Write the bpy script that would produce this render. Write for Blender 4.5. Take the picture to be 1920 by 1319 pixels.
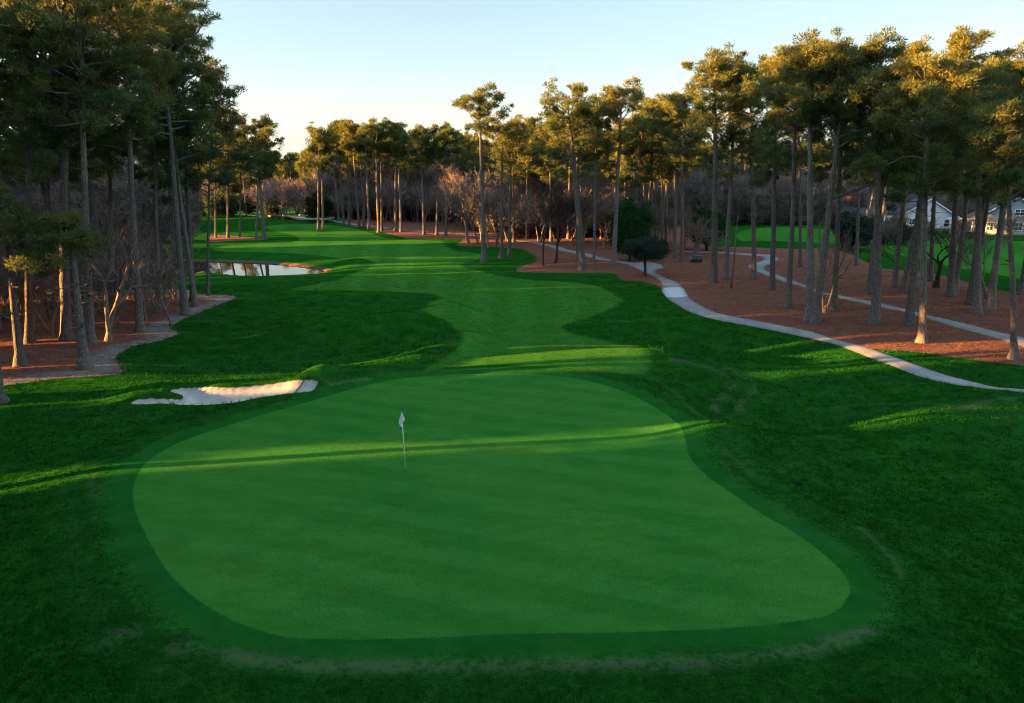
import bpy, math, random
import numpy as np
from mathutils import Vector, Matrix

R = math.radians
scene = bpy.context.scene
for o in list(bpy.data.objects):
    bpy.data.objects.remove(o, do_unlink=True)

# ------------------------------------------------------------------ camera, sky, sun, exposure
CAM_H = 10.0
PITCH = math.atan((659.5 - 335) / 1280)
F = 1280.0
cd = bpy.data.cameras.new('camera')
cd.sensor_width = 36.0
cd.lens = 24.0
cd.clip_start = 0.1
cd.clip_end = 6000
cam = bpy.data.objects.new('camera', cd)
scene.collection.objects.link(cam)
cam.location = (0, 0, CAM_H)
cam.rotation_euler = (R(90) - PITCH, 0, 0)
scene.camera = cam

SUN_EL = R(5.6)
SUN_AZ = R(9)            # the light travels to +x, turned this much towards +y
sdir = Vector((math.cos(SUN_AZ) * math.cos(SUN_EL), math.sin(SUN_AZ) * math.cos(SUN_EL), -math.sin(SUN_EL)))
w = bpy.data.worlds.new('World')
scene.world = w
w.use_nodes = True
nt = w.node_tree
nt.nodes.clear()
out = nt.nodes.new('ShaderNodeOutputWorld')
bg = nt.nodes.new('ShaderNodeBackground')
sky = nt.nodes.new('ShaderNodeTexSky')
sky.sky_type = 'NISHITA'
sky.sun_disc = False
sky.sun_elevation = SUN_EL
sky.sun_rotation = math.atan2(-math.cos(SUN_AZ), -math.sin(SUN_AZ)) % (2 * math.pi)
sky.air_density = 1.0
sky.dust_density = 0.35
sky.ozone_density = 1.8
bg.inputs['Strength'].default_value = 0.05
hs = nt.nodes.new('ShaderNodeHueSaturation')
hs.inputs['Saturation'].default_value = 1.05
# sky evened out for more fill from overhead: brightness range compressed round a mid level
s1 = nt.nodes.new('ShaderNodeVectorMath'); s1.operation = 'SCALE'
s1.inputs['Scale'].default_value = 1 / 1.3
nt.links.new(sky.outputs[0], s1.inputs[0])
gm = nt.nodes.new('ShaderNodeGamma')
gm.inputs['Gamma'].default_value = 0.62
nt.links.new(s1.outputs[0], gm.inputs['Color'])
s2 = nt.nodes.new('ShaderNodeVectorMath'); s2.operation = 'SCALE'
s2.inputs['Scale'].default_value = 1.3
nt.links.new(gm.outputs[0], s2.inputs[0])
nt.links.new(s2.outputs[0], hs.inputs['Color'])
# a thin pale evening veil low over the horizon
tc = nt.nodes.new('ShaderNodeTexCoord')
sep = nt.nodes.new('ShaderNodeSeparateXYZ')
nt.links.new(tc.outputs['Generated'], sep.inputs[0])
mr = nt.nodes.new('ShaderNodeMapRange')
mr.interpolation_type = 'SMOOTHSTEP'
for i_, v_ in enumerate((-0.02, 0.20, 0.62, 0.0)): mr.inputs[i_ + 1].default_value = v_
nt.links.new(sep.outputs[2], mr.inputs[0])
cl = nt.nodes.new('ShaderNodeTexNoise')
mp = nt.nodes.new('ShaderNodeMapping')
mp.inputs['Scale'].default_value = (1.6, 1.6, 9.0)
nt.links.new(tc.outputs['Generated'], mp.inputs[0])
nt.links.new(mp.outputs[0], cl.inputs['Vector'])
cl.inputs['Scale'].default_value = 1.6
cl.inputs['Detail'].default_value = 4
h2 = nt.nodes.new('ShaderNodeHueSaturation')
h2.inputs['Saturation'].default_value = 0.18
nt.links.new(s2.outputs[0], h2.inputs['Color'])
tn = nt.nodes.new('ShaderNodeMix'); tn.data_type = 'RGBA'; tn.blend_type = 'MULTIPLY'
tn.inputs[0].default_value = 1.0
tn.inputs[7].default_value = (1.08, 0.98, 0.93, 1)
nt.links.new(h2.outputs[0], tn.inputs[6])
cm = nt.nodes.new('ShaderNodeMath'); cm.operation = 'MULTIPLY_ADD'
nt.links.new(cl.outputs['Fac'], cm.inputs[0])
cm.inputs[1].default_value = 0.5
cm.inputs[2].default_value = 0.70
cq = nt.nodes.new('ShaderNodeMath'); cq.operation = 'MULTIPLY'; cq.use_clamp = True
nt.links.new(cm.outputs[0], cq.inputs[0])
nt.links.new(mr.outputs[0], cq.inputs[1])
mxs = nt.nodes.new('ShaderNodeMix'); mxs.data_type = 'RGBA'
nt.links.new(cq.outputs[0], mxs.inputs[0])
nt.links.new(hs.outputs[0], mxs.inputs[6])
nt.links.new(tn.outputs[2], mxs.inputs[7])
# sky overhead, above the frame, brightened by hand for added fill light
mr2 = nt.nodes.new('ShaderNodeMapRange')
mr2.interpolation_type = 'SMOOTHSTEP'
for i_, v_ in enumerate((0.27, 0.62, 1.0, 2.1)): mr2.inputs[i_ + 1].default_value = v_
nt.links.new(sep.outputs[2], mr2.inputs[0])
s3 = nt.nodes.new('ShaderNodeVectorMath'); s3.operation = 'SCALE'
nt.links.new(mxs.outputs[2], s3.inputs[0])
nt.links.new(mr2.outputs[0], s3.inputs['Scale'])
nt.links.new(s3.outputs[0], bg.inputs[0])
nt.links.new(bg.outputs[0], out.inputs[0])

sl = bpy.data.lights.new('sun', 'SUN')
sl.energy = 5.0
sl.angle = R(0.5)
sl.color = (1.0, 0.48, 0.12)
so = bpy.data.objects.new('sun', sl)
scene.collection.objects.link(so)
so.rotation_euler = sdir.to_track_quat('-Z', 'Y').to_euler()
scene.view_settings.view_transform = 'Standard'
scene.view_settings.look = 'None'
scene.view_settings.gamma = 1
scene.view_settings.exposure = 3.5
scene.cycles.max_bounces = 6
scene.cycles.diffuse_bounces = 4
scene.cycles.glossy_bounces = 2
scene.cycles.transmission_bounces = 2
scene.cycles.filter_width = 1.1
scene.cycles.caustics_reflective = False
scene.cycles.caustics_refractive = False

# ------------------------------------------------------------------ small helpers
rng = np.random.default_rng(7)
random.seed(7)


def link(o, parent=None):
    scene.collection.objects.link(o)
    if parent is not None:
        o.parent = parent
    return o


def tag(o, label=None, cat=None, group=None, kind=None):
    if label: o['label'] = label
    if cat: o['category'] = cat
    if group: o['group'] = group
    if kind: o['kind'] = kind
    return o


def empty(name, loc, rz=0.0):
    o = bpy.data.objects.new(name, None)
    link(o)
    o.location = loc
    o.rotation_euler = (0, 0, rz)
    o.empty_display_size = 0.3
    return o


class MB:
    """collects vertices and triangles / quads, plus one float value per vertex"""

    def __init__(s):
        s.v, s.t, s.q, s.a, s.n = [], [], [], [], 0

    def add(s, V, T=None, Q=None, A=0.5):
        V = np.asarray(V, dtype=np.float32).reshape(-1, 3)
        s.v.append(V)
        if T is not None and len(T): s.t.append(np.asarray(T, dtype=np.int32).reshape(-1, 3) + s.n)
        if Q is not None and len(Q): s.q.append(np.asarray(Q, dtype=np.int32).reshape(-1, 4) + s.n)
        s.a.append(np.full(len(V), A, np.float32) if np.isscalar(A) else np.asarray(A, np.float32))
        s.n += len(V)

    def arrays(s):
        V = np.concatenate(s.v) if s.v else np.zeros((0, 3), np.float32)
        T = np.concatenate(s.t) if s.t else np.zeros((0, 3), np.int32)
        Q = np.concatenate(s.q) if s.q else np.zeros((0, 4), np.int32)
        return V, T, Q, np.concatenate(s.a)

    def mesh(s, name, smooth=False, mat=None):
        V, T, Q, A = s.arrays()
        m = bpy.data.meshes.new(name)
        fill_mesh(m, V, T, Q, smooth)
        at = m.attributes.new('tint', 'FLOAT', 'POINT')
        at.data.foreach_set('value', A)
        if mat: m.materials.append(mat)
        return m

    def build(s, name, mat, parent=None, smooth=False):
        return link(bpy.data.objects.new(name, s.mesh(name, smooth, mat)), parent)

    def box(s, cx, cy, cz, sx, sy, sz, rz=0.0, A=0.5):
        c, n = math.cos(rz), math.sin(rz)
        P = []
        for dz in (-1, 1):
            for dx, dy in ((-1, -1), (1, -1), (1, 1), (-1, 1)):
                x, y = dx * sx / 2, dy * sy / 2
                P.append((cx + x * c - y * n, cy + x * n + y * c, cz + dz * sz / 2))
        s.add(P, Q=[(3, 2, 1, 0), (4, 5, 6, 7), (0, 1, 5, 4), (1, 2, 6, 5), (2, 3, 7, 6), (3, 0, 4, 7)], A=A)

    def tube(s, P, rad, sides=6, A=0.5, cap=False):
        P = np.asarray(P, float)
        n = len(P)
        T = np.gradient(P, axis=0)
        T /= np.linalg.norm(T, axis=1)[:, None] + 1e-9
        ref = np.array([0.0, 0, 1]) if abs(T[:, 2]).mean() < 0.8 else np.array([1.0, 0, 0])
        U = np.cross(T, ref)
        U /= np.linalg.norm(U, axis=1)[:, None] + 1e-9
        W = np.cross(T, U)
        an = np.arange(sides) * 2 * math.pi / sides
        rad = np.broadcast_to(np.asarray(rad, float), (n,))
        ring = P[:, None] + rad[:, None, None] * (np.cos(an)[None, :, None] * U[:, None] + np.sin(an)[None, :, None] * W[:, None])
        i = np.arange(n - 1)[:, None] * sides
        k = np.arange(sides)[None]
        k2 = (k + 1) % sides
        Q = np.stack([i + k, i + sides + k, i + sides + k2, i + k2], -1).reshape(-1, 4)
        V = ring.reshape(-1, 3)
        T_ = None
        if cap:
            V = np.concatenate([V, P[-1:], P[:1]])
            b = (n - 1) * sides
            kk = np.arange(sides)
            T_ = np.concatenate([np.stack([b + kk, np.full(sides, n * sides), b + (kk + 1) % sides], -1),
                                 np.stack([(kk + 1) % sides, np.full(sides, n * sides + 1), kk], -1)])
        s.add(V, T=T_, Q=Q, A=A)


def fill_mesh(m, V, T, Q, smooth=False):
    nt_, nq = len(T), len(Q)
    m.vertices.add(len(V))
    m.vertices.foreach_set('co', np.ascontiguousarray(V, np.float32).ravel())
    m.loops.add(nt_ * 3 + nq * 4)
    m.loops.foreach_set('vertex_index', np.concatenate([T.ravel(), Q.ravel()]).astype(np.int32))
    m.polygons.add(nt_ + nq)
    m.polygons.foreach_set('loop_start', np.concatenate([np.arange(nt_) * 3, nt_ * 3 + np.arange(nq) * 4]).astype(np.int32))
    if smooth:
        m.polygons.foreach_set('use_smooth', np.ones(nt_ + nq, bool))
    m.update(calc_edges=True)


# ------------------------------------------------------------------ materials
def new_mat(name):
    m = bpy.data.materials.new(name)
    m.use_nodes = True
    m.node_tree.nodes.clear()
    return m, N(m.node_tree)


class N:
    """short node writer"""

    def __init__(s, t):
        s.t = t

    def n(s, typ, **kw):
        x = s.t.nodes.new(typ)
        for k, v in kw.items():
            setattr(x, k, v)
        return x

    def set(s, sock, v):
        if hasattr(v, 'links') or isinstance(v, bpy.types.NodeSocket):
            s.t.links.new(v, sock)
        else:
            sock.default_value = v

    def math(s, op, a, b=0.0, clamp=False):
        x = s.n('ShaderNodeMath', operation=op, use_clamp=clamp)
        s.set(x.inputs[0], a)
        s.set(x.inputs[1], b)
        return x.outputs[0]

    def attr(s, name):
        return s.n('ShaderNodeAttribute', attribute_name=name).outputs['Fac']

    def noise(s, scale, detail=3.0, rough=0.55, vec=None, dist=0.0):
        x = s.n('ShaderNodeTexNoise')
        x.inputs['Scale'].default_value = scale
        x.inputs['Detail'].default_value = detail
        x.inputs['Roughness'].default_value = rough
        x.inputs['Distortion'].default_value = dist
        s.t.links.new(vec if vec is not None else s.pos(), x.inputs['Vector'])
        return x.outputs['Fac']

    def pos(s):
        if not hasattr(s, '_p'):
            s._p = s.n('ShaderNodeNewGeometry').outputs['Position']
        return s._p

    def objpos(s):
        return s.n('ShaderNodeTexCoord').outputs['Object']

    def mapv(s, vec, scale=(1, 1, 1), rot=(0, 0, 0)):
        x = s.n('ShaderNodeMapping')
        s.t.links.new(vec, x.inputs[0])
        x.inputs['Scale'].default_value = scale
        x.inputs['Rotation'].default_value = rot
        return x.outputs[0]

    def rng(s, v, a, b, c=0.0, d=1.0, smooth=True):
        x = s.n('ShaderNodeMapRange', interpolation_type='SMOOTHSTEP' if smooth else 'LINEAR')
        for i, q in enumerate((v, a, b, c, d)):
            s.set(x.inputs[i], q)
        return x.outputs[0]

    def mix(s, f, a, b, typ='MIX'):
        x = s.n('ShaderNodeMix', data_type='RGBA', blend_type=typ)
        s.set(x.inputs[0], f)
        for k, v in ((6, a), (7, b)):
            s.set(x.inputs[k], v if not isinstance(v, tuple) else (*v[:3], 1))
        return x.outputs[2]

    def scale(s, c, f):
        """multiply a colour by a factor"""
        x = s.n('ShaderNodeVectorMath', operation='SCALE')
        s.set(x.inputs[0], c)
        s.set(x.inputs['Scale'], f)
        return x.outputs[0]

    def bump(s, h, strength=0.5, dist=0.05):
        x = s.n('ShaderNodeBump')
        s.set(x.inputs['Strength'], strength)
        s.set(x.inputs['Distance'], dist)
        s.set(x.inputs['Height'], h)
        return x.outputs[0]

    def principled(s, col, rough=0.9, spec=0.2, normal=None, **kw):
        x = s.n('ShaderNodeBsdfPrincipled')
        s.set(x.inputs['Base Color'], col if not isinstance(col, tuple) else (*col[:3], 1))
        s.set(x.inputs['Roughness'], rough)
        s.set(x.inputs['Specular IOR Level'], spec)
        if normal is not None: s.set(x.inputs['Normal'], normal)
        for k, v in kw.items():
            s.set(x.inputs[k], v)
        return x.outputs[0]

    def out(s, sh):
        o = s.n('ShaderNodeOutputMaterial')
        s.t.links.new(sh, o.inputs[0])


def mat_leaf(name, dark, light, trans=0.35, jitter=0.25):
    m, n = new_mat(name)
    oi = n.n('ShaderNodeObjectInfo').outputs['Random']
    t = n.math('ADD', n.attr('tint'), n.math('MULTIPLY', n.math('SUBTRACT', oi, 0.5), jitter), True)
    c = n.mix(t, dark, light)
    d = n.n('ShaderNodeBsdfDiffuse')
    n.set(d.inputs[0], c)
    tr = n.n('ShaderNodeBsdfTranslucent')
    n.set(tr.inputs[0], c)
    mx = n.n('ShaderNodeMixShader')
    mx.inputs[0].default_value = trans
    n.t.links.new(d.outputs[0], mx.inputs[1])
    n.t.links.new(tr.outputs[0], mx.inputs[2])
    n.out(mx.outputs[0])
    return m


def mat_bark(name, a, b, scale=1.0):
    m, n = new_mat(name)
    p = n.mapv(n.objpos(), (7 * scale, 7 * scale, 1.6 * scale))
    v = n.n('ShaderNodeTexVoronoi', feature='DISTANCE_TO_EDGE')
    v.inputs['Scale'].default_value = 1.6
    n.t.links.new(p, v.inputs['Vector'])
    cr = n.rng(v.outputs['Distance'], 0.0, 0.22)
    ns = n.noise(2.2, 5, 0.65, p)
    big = n.noise(0.35, 2, 0.5, n.objpos())
    oi = n.n('ShaderNodeObjectInfo').outputs['Random']
    c = n.mix(n.rng(ns, 0.3, 0.72), a, b)
    c = n.mix(n.math('MULTIPLY', n.rng(big, 0.45, 0.7), 0.5), c, tuple(x * 0.6 for x in a))
    c = n.mix(n.math('MULTIPLY', n.math('SUBTRACT', 1.0, cr), 0.5), c, tuple(x * 0.3 for x in a))
    c = n.scale(c, n.rng(oi, 0, 1, 0.75, 1.25, False))
    h = n.math('ADD', n.math('MULTIPLY', cr, 0.6), ns)
    n.out(n.principled(c, 0.95, 0.1, n.bump(h, 0.9, 0.05)))
    return m


def mat_plain(name, col, rough=0.6, spec=0.3, var=0.15, nscale=3.0, bump=0.0, **kw):
    m, n = new_mat(name)
    ns = n.noise(nscale, 4, 0.6, n.objpos())
    c = n.scale(n.mix(0.0, col, col), n.rng(ns, 0.2, 0.8, 1 - var, 1 + var, False))
    n.out(n.principled(c, rough, spec, n.bump(ns, bump, 0.02) if bump else None, **kw))
    return m


M_NEEDLE = mat_leaf('pine_needles', (0.020, 0.078, 0.040), (0.220, 0.188, 0.044))  # light tone carries some of the low sun's gold
M_HOLLY = mat_leaf('holly_leaves', (0.014, 0.050, 0.018), (0.034, 0.105, 0.034), 0.12)
M_SHRUB = mat_leaf('grey_shrub_leaves', (0.024, 0.038, 0.030), (0.055, 0.075, 0.058), 0.15)
M_CEDAR = mat_leaf('cedar_leaves', (0.016, 0.032, 0.012), (0.060, 0.060, 0.020), 0.15)
M_WOOD = mat_leaf('wood_leaves', (0.040, 0.070, 0.034), (0.095, 0.105, 0.04), 0.3)
M_BRUSH = mat_leaf('grey_brush', (0.12, 0.092, 0.080), (0.26, 0.20, 0.17), 0.2)
M_BARK = mat_bark('pine_bark', (0.130, 0.110, 0.098), (0.225, 0.195, 0.175))
M_TWIG = mat_bark('bare_twigs', (0.17, 0.125, 0.105), (0.30, 0.235, 0.20))
M_PALE = mat_bark('pale_bark', (0.26, 0.20, 0.16), (0.42, 0.34, 0.27))
M_DARKBARK = mat_bark('dark_bark', (0.055, 0.043, 0.037), (0.11, 0.09, 0.08))
M_LITTER = mat_leaf('dead_leaves', (0.05, 0.030, 0.020), (0.13, 0.075, 0.05), 0.2)


# ------------------------------------------------------------------ picture <-> place
CP, SP = math.cos(PITCH), math.sin(PITCH)


def ray(u, v):
    a = (659.5 - np.asarray(v, float)) / F
    return (np.asarray(u, float) - 960) / F, CP + a * SP, -SP + a * CP


def plane_px(pts, z):
    u, v = np.array(pts, float).T
    dx, dy, dz = ray(u, v)
    t = (z - CAM_H) / dz
    return np.stack([dx * t, dy * t], 1)


def smooth_poly(P, k=4, closed=True):
    P = np.asarray(P, float)
    n = len(P)
    res = []
    for i in range(n if closed else n - 1):
        g = (lambda j: P[j % n]) if closed else (lambda j: P[min(max(j, 0), n - 1)])
        p0, p1, p2, p3 = g(i - 1), g(i), g(i + 1), g(i + 2)
        for t in np.arange(k) / k:
            res.append(0.5 * (2 * p1 + (p2 - p0) * t + (2 * p0 - 5 * p1 + 4 * p2 - p3) * t * t + (3 * p1 - p0 - 3 * p2 + p3) * t ** 3))
    if not closed: res.append(P[-1])
    return np.array(res)


def seg_dist(P, X, Y, closed):
    d = np.full(X.shape, 1e18)
    n = len(P)
    for i in range(n if closed else n - 1):
        a, b = P[i], P[(i + 1) % n]
        ex, ey = b - a
        L = ex * ex + ey * ey + 1e-12
        t = np.clip(((X - a[0]) * ex + (Y - a[1]) * ey) / L, 0, 1)
        d = np.minimum(d, (X - a[0] - t * ex) ** 2 + (Y - a[1] - t * ey) ** 2)
    return np.sqrt(d)


def sdf(P, X, Y, margin=6.0):
    """signed distance to a polygon, positive inside; -margin far away"""
    res = np.full(X.shape, -margin)
    lo, hi = P.min(0) - margin, P.max(0) + margin
    k = (X > lo[0]) & (X < hi[0]) & (Y > lo[1]) & (Y < hi[1])
    if not k.any(): return res
    x, y = X[k], Y[k]
    d = seg_dist(P, x, y, True)
    ins = np.zeros(x.shape, bool)
    for i in range(len(P)):
        a, b = P[i], P[(i + 1) % len(P)]
        c = (a[1] > y) != (b[1] > y)
        if c.any():
            ins ^= c & (x < (b[0] - a[0]) * (y - a[1]) / (b[1] - a[1] + 1e-12) + a[0])
    res[k] = np.maximum(np.where(ins, d, -d), -margin)
    return res


def line_d(P, X, Y, margin=8.0):
    res = np.full(X.shape, margin)
    lo, hi = P.min(0) - margin, P.max(0) + margin
    k = (X > lo[0]) & (X < hi[0]) & (Y > lo[1]) & (Y < hi[1])
    if k.any(): res[k] = np.minimum(seg_dist(P, X[k], Y[k], False), margin)
    return res


def sst(a, b, x):
    t = np.clip((x - a) / (b - a), 0, 1)
    return t * t * (3 - 2 * t)


# ------------------------------------------------------------------ terrain
GREEN_PX = [(250, 940), (252, 905), (270, 872), (305, 845), (360, 820), (430, 797), (520, 770), (600, 748), (680, 726), (750, 712), (830, 704), (920, 701), (1000, 703), (1070, 710), (1130, 722), (1190, 742), (1240, 770), (1270, 800), (1283, 830), (1292, 860), (1320, 890), (1370, 925), (1430, 965), (1490, 1000), (1545, 1040), (1585, 1080), (1593, 1110), (1575, 1140), (1540, 1157), (1470, 1168), (1380, 1177), (1250, 1183), (1100, 1187), (950, 1189), (800, 1196), (700, 1199), (620, 1199), (540, 1195), (480, 1180), (420, 1155), (370, 1125), (330, 1090), (300, 1050), (275, 1005), (258, 970)]
GREEN = smooth_poly(plane_px(GREEN_PX, 0.0), 3)
L_ = lambda pts, z=0.0: smooth_poly(plane_px(pts, z), 3, False)
RIDGE_RIGHT = L_([(1400, 826), (1500, 822), (1600, 810), (1700, 793), (1800, 768), (1920, 750), (2050, 745)])
RIDGE_LEFT = L_([(420, 716), (560, 712), (640, 700), (720, 686), (800, 657), (868, 624)])
RIDGE_MID = L_([(560, 618), (640, 609), (750, 598), (840, 572)])
BANK = L_([(560, 496), (610, 494), (650, 490), (690, 487)], -0.4)
POND = smooth_poly(plane_px([(617, 511), (604, 515), (560, 519), (500, 521), (450, 520), (405, 516), (380, 512), (340, 524), (200, 538), (0, 552), (-250, 560), (-420, 540), (-420, 480), (-200, 480), (0, 488), (250, 489), (390, 490), (420, 491), (480, 493), (540, 497), (590, 503), (613, 508)], -1.2), 3)
WATER_Z = -1.2


def H0(X, Y):
    dg = sdf(GREEN, X, Y, 9.0)
    z = -0.55 + 0.55 * sst(-5.5, -0.4, dg) + 0.0 * X
    G = lambda cx, cy, sx, sy, a: a * np.exp(-((X - cx) / sx) ** 2 - ((Y - cy) / sy) ** 2)
    z = z + G(12.3, 31.5, 3.4, 5.0, -1.25) + G(15, 44, 5, 5, -0.7) + G(-18.2, 32.7, 1.6, 1.7, 0.5) + G(-9.7, 33.6, 1.2, 1.1, 0.6) + G(-12, 56, 8, 5, -0.9) + G(-14, 41, 6, 3, -0.7)  # includes a small mound added left of the bunker to shade its sand
    z = z + G(-40, 150, 32, 22, 1.6) + G(2, 108, 26, 12, 0.35) + G(30, 60, 14, 12, 0.3) + G(8.0, 38.5, 7, 2.8, 0.8)
    z = z + 0.75 * np.exp(-(line_d(RIDGE_RIGHT, X, Y) / 2.4) ** 2) + 0.50 * np.exp(-(line_d(RIDGE_LEFT, X, Y) / 1.8) ** 2)
    z = z + 1.15 * np.exp(-(line_d(RIDGE_MID, X, Y) / 2.2) ** 2) + 0.4 * np.exp(-(line_d(BANK, X, Y) / 2.5) ** 2)
    z = z + 0.10 * np.sin(X * 0.23 + 1.3) * np.sin(Y * 0.19 + 0.4) * sst(0, -6, dg) + 0.04 * np.sin(X * 0.7 + Y * 0.45) * np.sin(Y * 0.8 - X * 0.2) * sst(-1, -6, dg)
    z = z + 0.035 * np.sin(X * 0.35) * np.sin(Y * 0.4 + 1) * sst(-1, 2, dg)
    return z


RS = np.concatenate([np.arange(8, 120, 0.05), np.arange(120, 500, 0.2)])


def ground_px(pts):
    """points of the ground seen at these pixels"""
    res = []
    for u, v in pts:
        dx, dy, dz = ray(u, v)
        t = RS / dy
        X, Y, Z = dx * t, RS, CAM_H + dz * t
        k = np.argmax(Z <= H0(X, Y))
        if Z[k] > H0(X[k:k + 1], Y[k:k + 1])[0]: k = len(RS) - 1
        res.append((X[k], Y[k]))
    return np.array(res)


def area(pts, k=3):
    return smooth_poly(ground_px(pts), k)


FAIRWAYS = [area(a) for a in (
    [(793, 700), (824, 678), (855, 655), (866, 630), (845, 606), (803, 588), (790, 578), (805, 570), (828, 562), (815, 553), (770, 549), (700, 546), (600, 545), (545, 543), (590, 534), (640, 524), (660, 514), (692, 504), (704, 493), (690, 488), (630, 484), (560, 476), (470, 473), (405, 471), (400, 466), (450, 459), (540, 456), (560, 445), (510, 432), (500, 424), (550, 421), (620, 422), (680, 433), (735, 448), (800, 451), (826, 452), (834, 461), (857, 471), (897, 476), (905, 483), (880, 491), (859, 496), (869, 502), (897, 508), (933, 517), (981, 524), (1049, 528), (1094, 532), (1127, 540), (1150, 551), (1165, 561), (1164, 568), (1139, 582), (1094, 599), (1057, 610), (1053, 616), (1074, 626), (1108, 634), (1164, 647), (1192, 651), (1209, 661), (1218, 675), (1217, 692), (1200, 703), (1130, 698), (1000, 687), (920, 685), (840, 690)],
    [(1385, 436), (1450, 426), (1520, 429), (1640, 437), (1760, 445), (1960, 455), (2100, 470), (2100, 560), (1960, 533), (1850, 512), (1780, 500), (1740, 488), (1680, 478), (1600, 462), (1560, 457), (1480, 453), (1420, 452), (1388, 452)],
    [(400, 395), (470, 391), (530, 388), (560, 395), (540, 401), (440, 401)])]
STRAW_R = area([(640, 419), (690, 428), (763, 447), (818, 449), (869, 449), (855, 459), (869, 461), (933, 464), (981, 467), (992, 474), (1006, 483), (1004, 492), (981, 499), (967, 505), (981, 511), (1037, 512), (1094, 512), (1136, 512), (1156, 515), (1167, 526), (1206, 529), (1229, 535), (1248, 545), (1262, 560), (1300, 578), (1380, 598), (1470, 622), (1560, 645), (1620, 652), (1660, 657), (1740, 663), (1830, 676), (1890, 683), (1960, 690), (2200, 700), (2200, 580), (1960, 558), (1900, 549), (1850, 540), (1800, 525), (1740, 511), (1680, 506), (1640, 500), (1600, 480), (1560, 465), (1500, 467), (1450, 466), (1400, 463), (1340, 463), (1300, 450), (1280, 420), (1100, 400), (800, 396), (640, 404)], 2)
STRAW_L = area([(13, 723), (96, 711), (159, 707), (200, 704), (226, 701), (229, 697), (220, 680), (217, 672), (236, 656), (261, 648), (306, 638), (333, 627), (331, 622), (318, 616), (338, 602), (382, 584), (424, 567), (441, 559), (436, 555), (398, 553), (370, 552), (366, 545), (320, 543), (250, 545), (100, 555), (-150, 565), (-500, 620), (-500, 760), (-200, 750)], 3)
STRAW_M = area([(392, 447), (400, 441), (440, 443), (490, 447), (500, 449), (480, 451), (440, 452), (395, 455)])
STRAW_Y = area([(1560, 428), (1700, 432), (1960, 438), (2200, 445), (2200, 400), (1900, 396), (1560, 400)])
SAND = area([(246, 758), (256, 752), (278, 750), (317, 750), (338, 751), (344, 748), (341, 743), (330, 739), (318, 735), (330, 732), (346, 729), (382, 728), (434, 729), (476, 726), (512, 722), (538, 717), (564, 715), (585, 715), (596, 719), (592, 728), (585, 736), (564, 738), (525, 743), (473, 751), (447, 757), (416, 760), (369, 762), (335, 761), (304, 759), (278, 760), (252, 760)])
PATHS = [area([(1185, 494), (1215, 492), (1240, 497), (1243, 503), (1228, 510), (1245, 520), (1270, 530), (1283, 543), (1295, 562), (1330, 582), (1380, 595), (1440, 606), (1520, 622), (1570, 638), (1600, 645), (1650, 660), (1700, 678), (1760, 700), (1830, 718), (1920, 731), (2000, 742), (2150, 755), (2150, 770), (2000, 752), (1920, 737), (1840, 728), (1780, 720), (1720, 705), (1680, 690), (1640, 675), (1590, 655), (1540, 640), (1480, 627), (1400, 611), (1340, 600), (1300, 588), (1270, 572), (1248, 556), (1241, 543), (1242, 535), (1235, 525), (1215, 515), (1203, 508), (1180, 499)]),
         area([(1384, 478), (1427, 481), (1432, 486), (1427, 490), (1407, 496), (1403, 502), (1427, 513), (1450, 522), (1473, 530), (1508, 540), (1542, 552), (1642, 575), (1696, 586), (1758, 604), (1835, 626), (1920, 652), (2050, 695), (2050, 670), (1920, 634), (1854, 619), (1735, 590), (1646, 568), (1565, 553), (1527, 542), (1488, 526), (1450, 513), (1434, 506), (1436, 499), (1457, 490), (1459, 484), (1450, 480), (1427, 477), (1384, 475)])]
PATH_LINES = [(smooth_poly(ground_px([(1195, 497), (1130, 487), (1100, 478), (1060, 470), (1020, 459), (960, 450), (900, 444), (860, 439), (760, 432), (690, 424), (640, 417), (610, 413)]), 3, False), 0.85),
              (smooth_poly(ground_px([(1390, 477), (1340, 474), (1280, 472)]), 3, False), 1.0),
              (smooth_poly(ground_px([(510, 407), (470, 404), (430, 402), (380, 402)]), 3, False), 1.2)]
SLAB = area([(1240, 543), (1282, 540), (1292, 556), (1247, 558)], 2)
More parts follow.
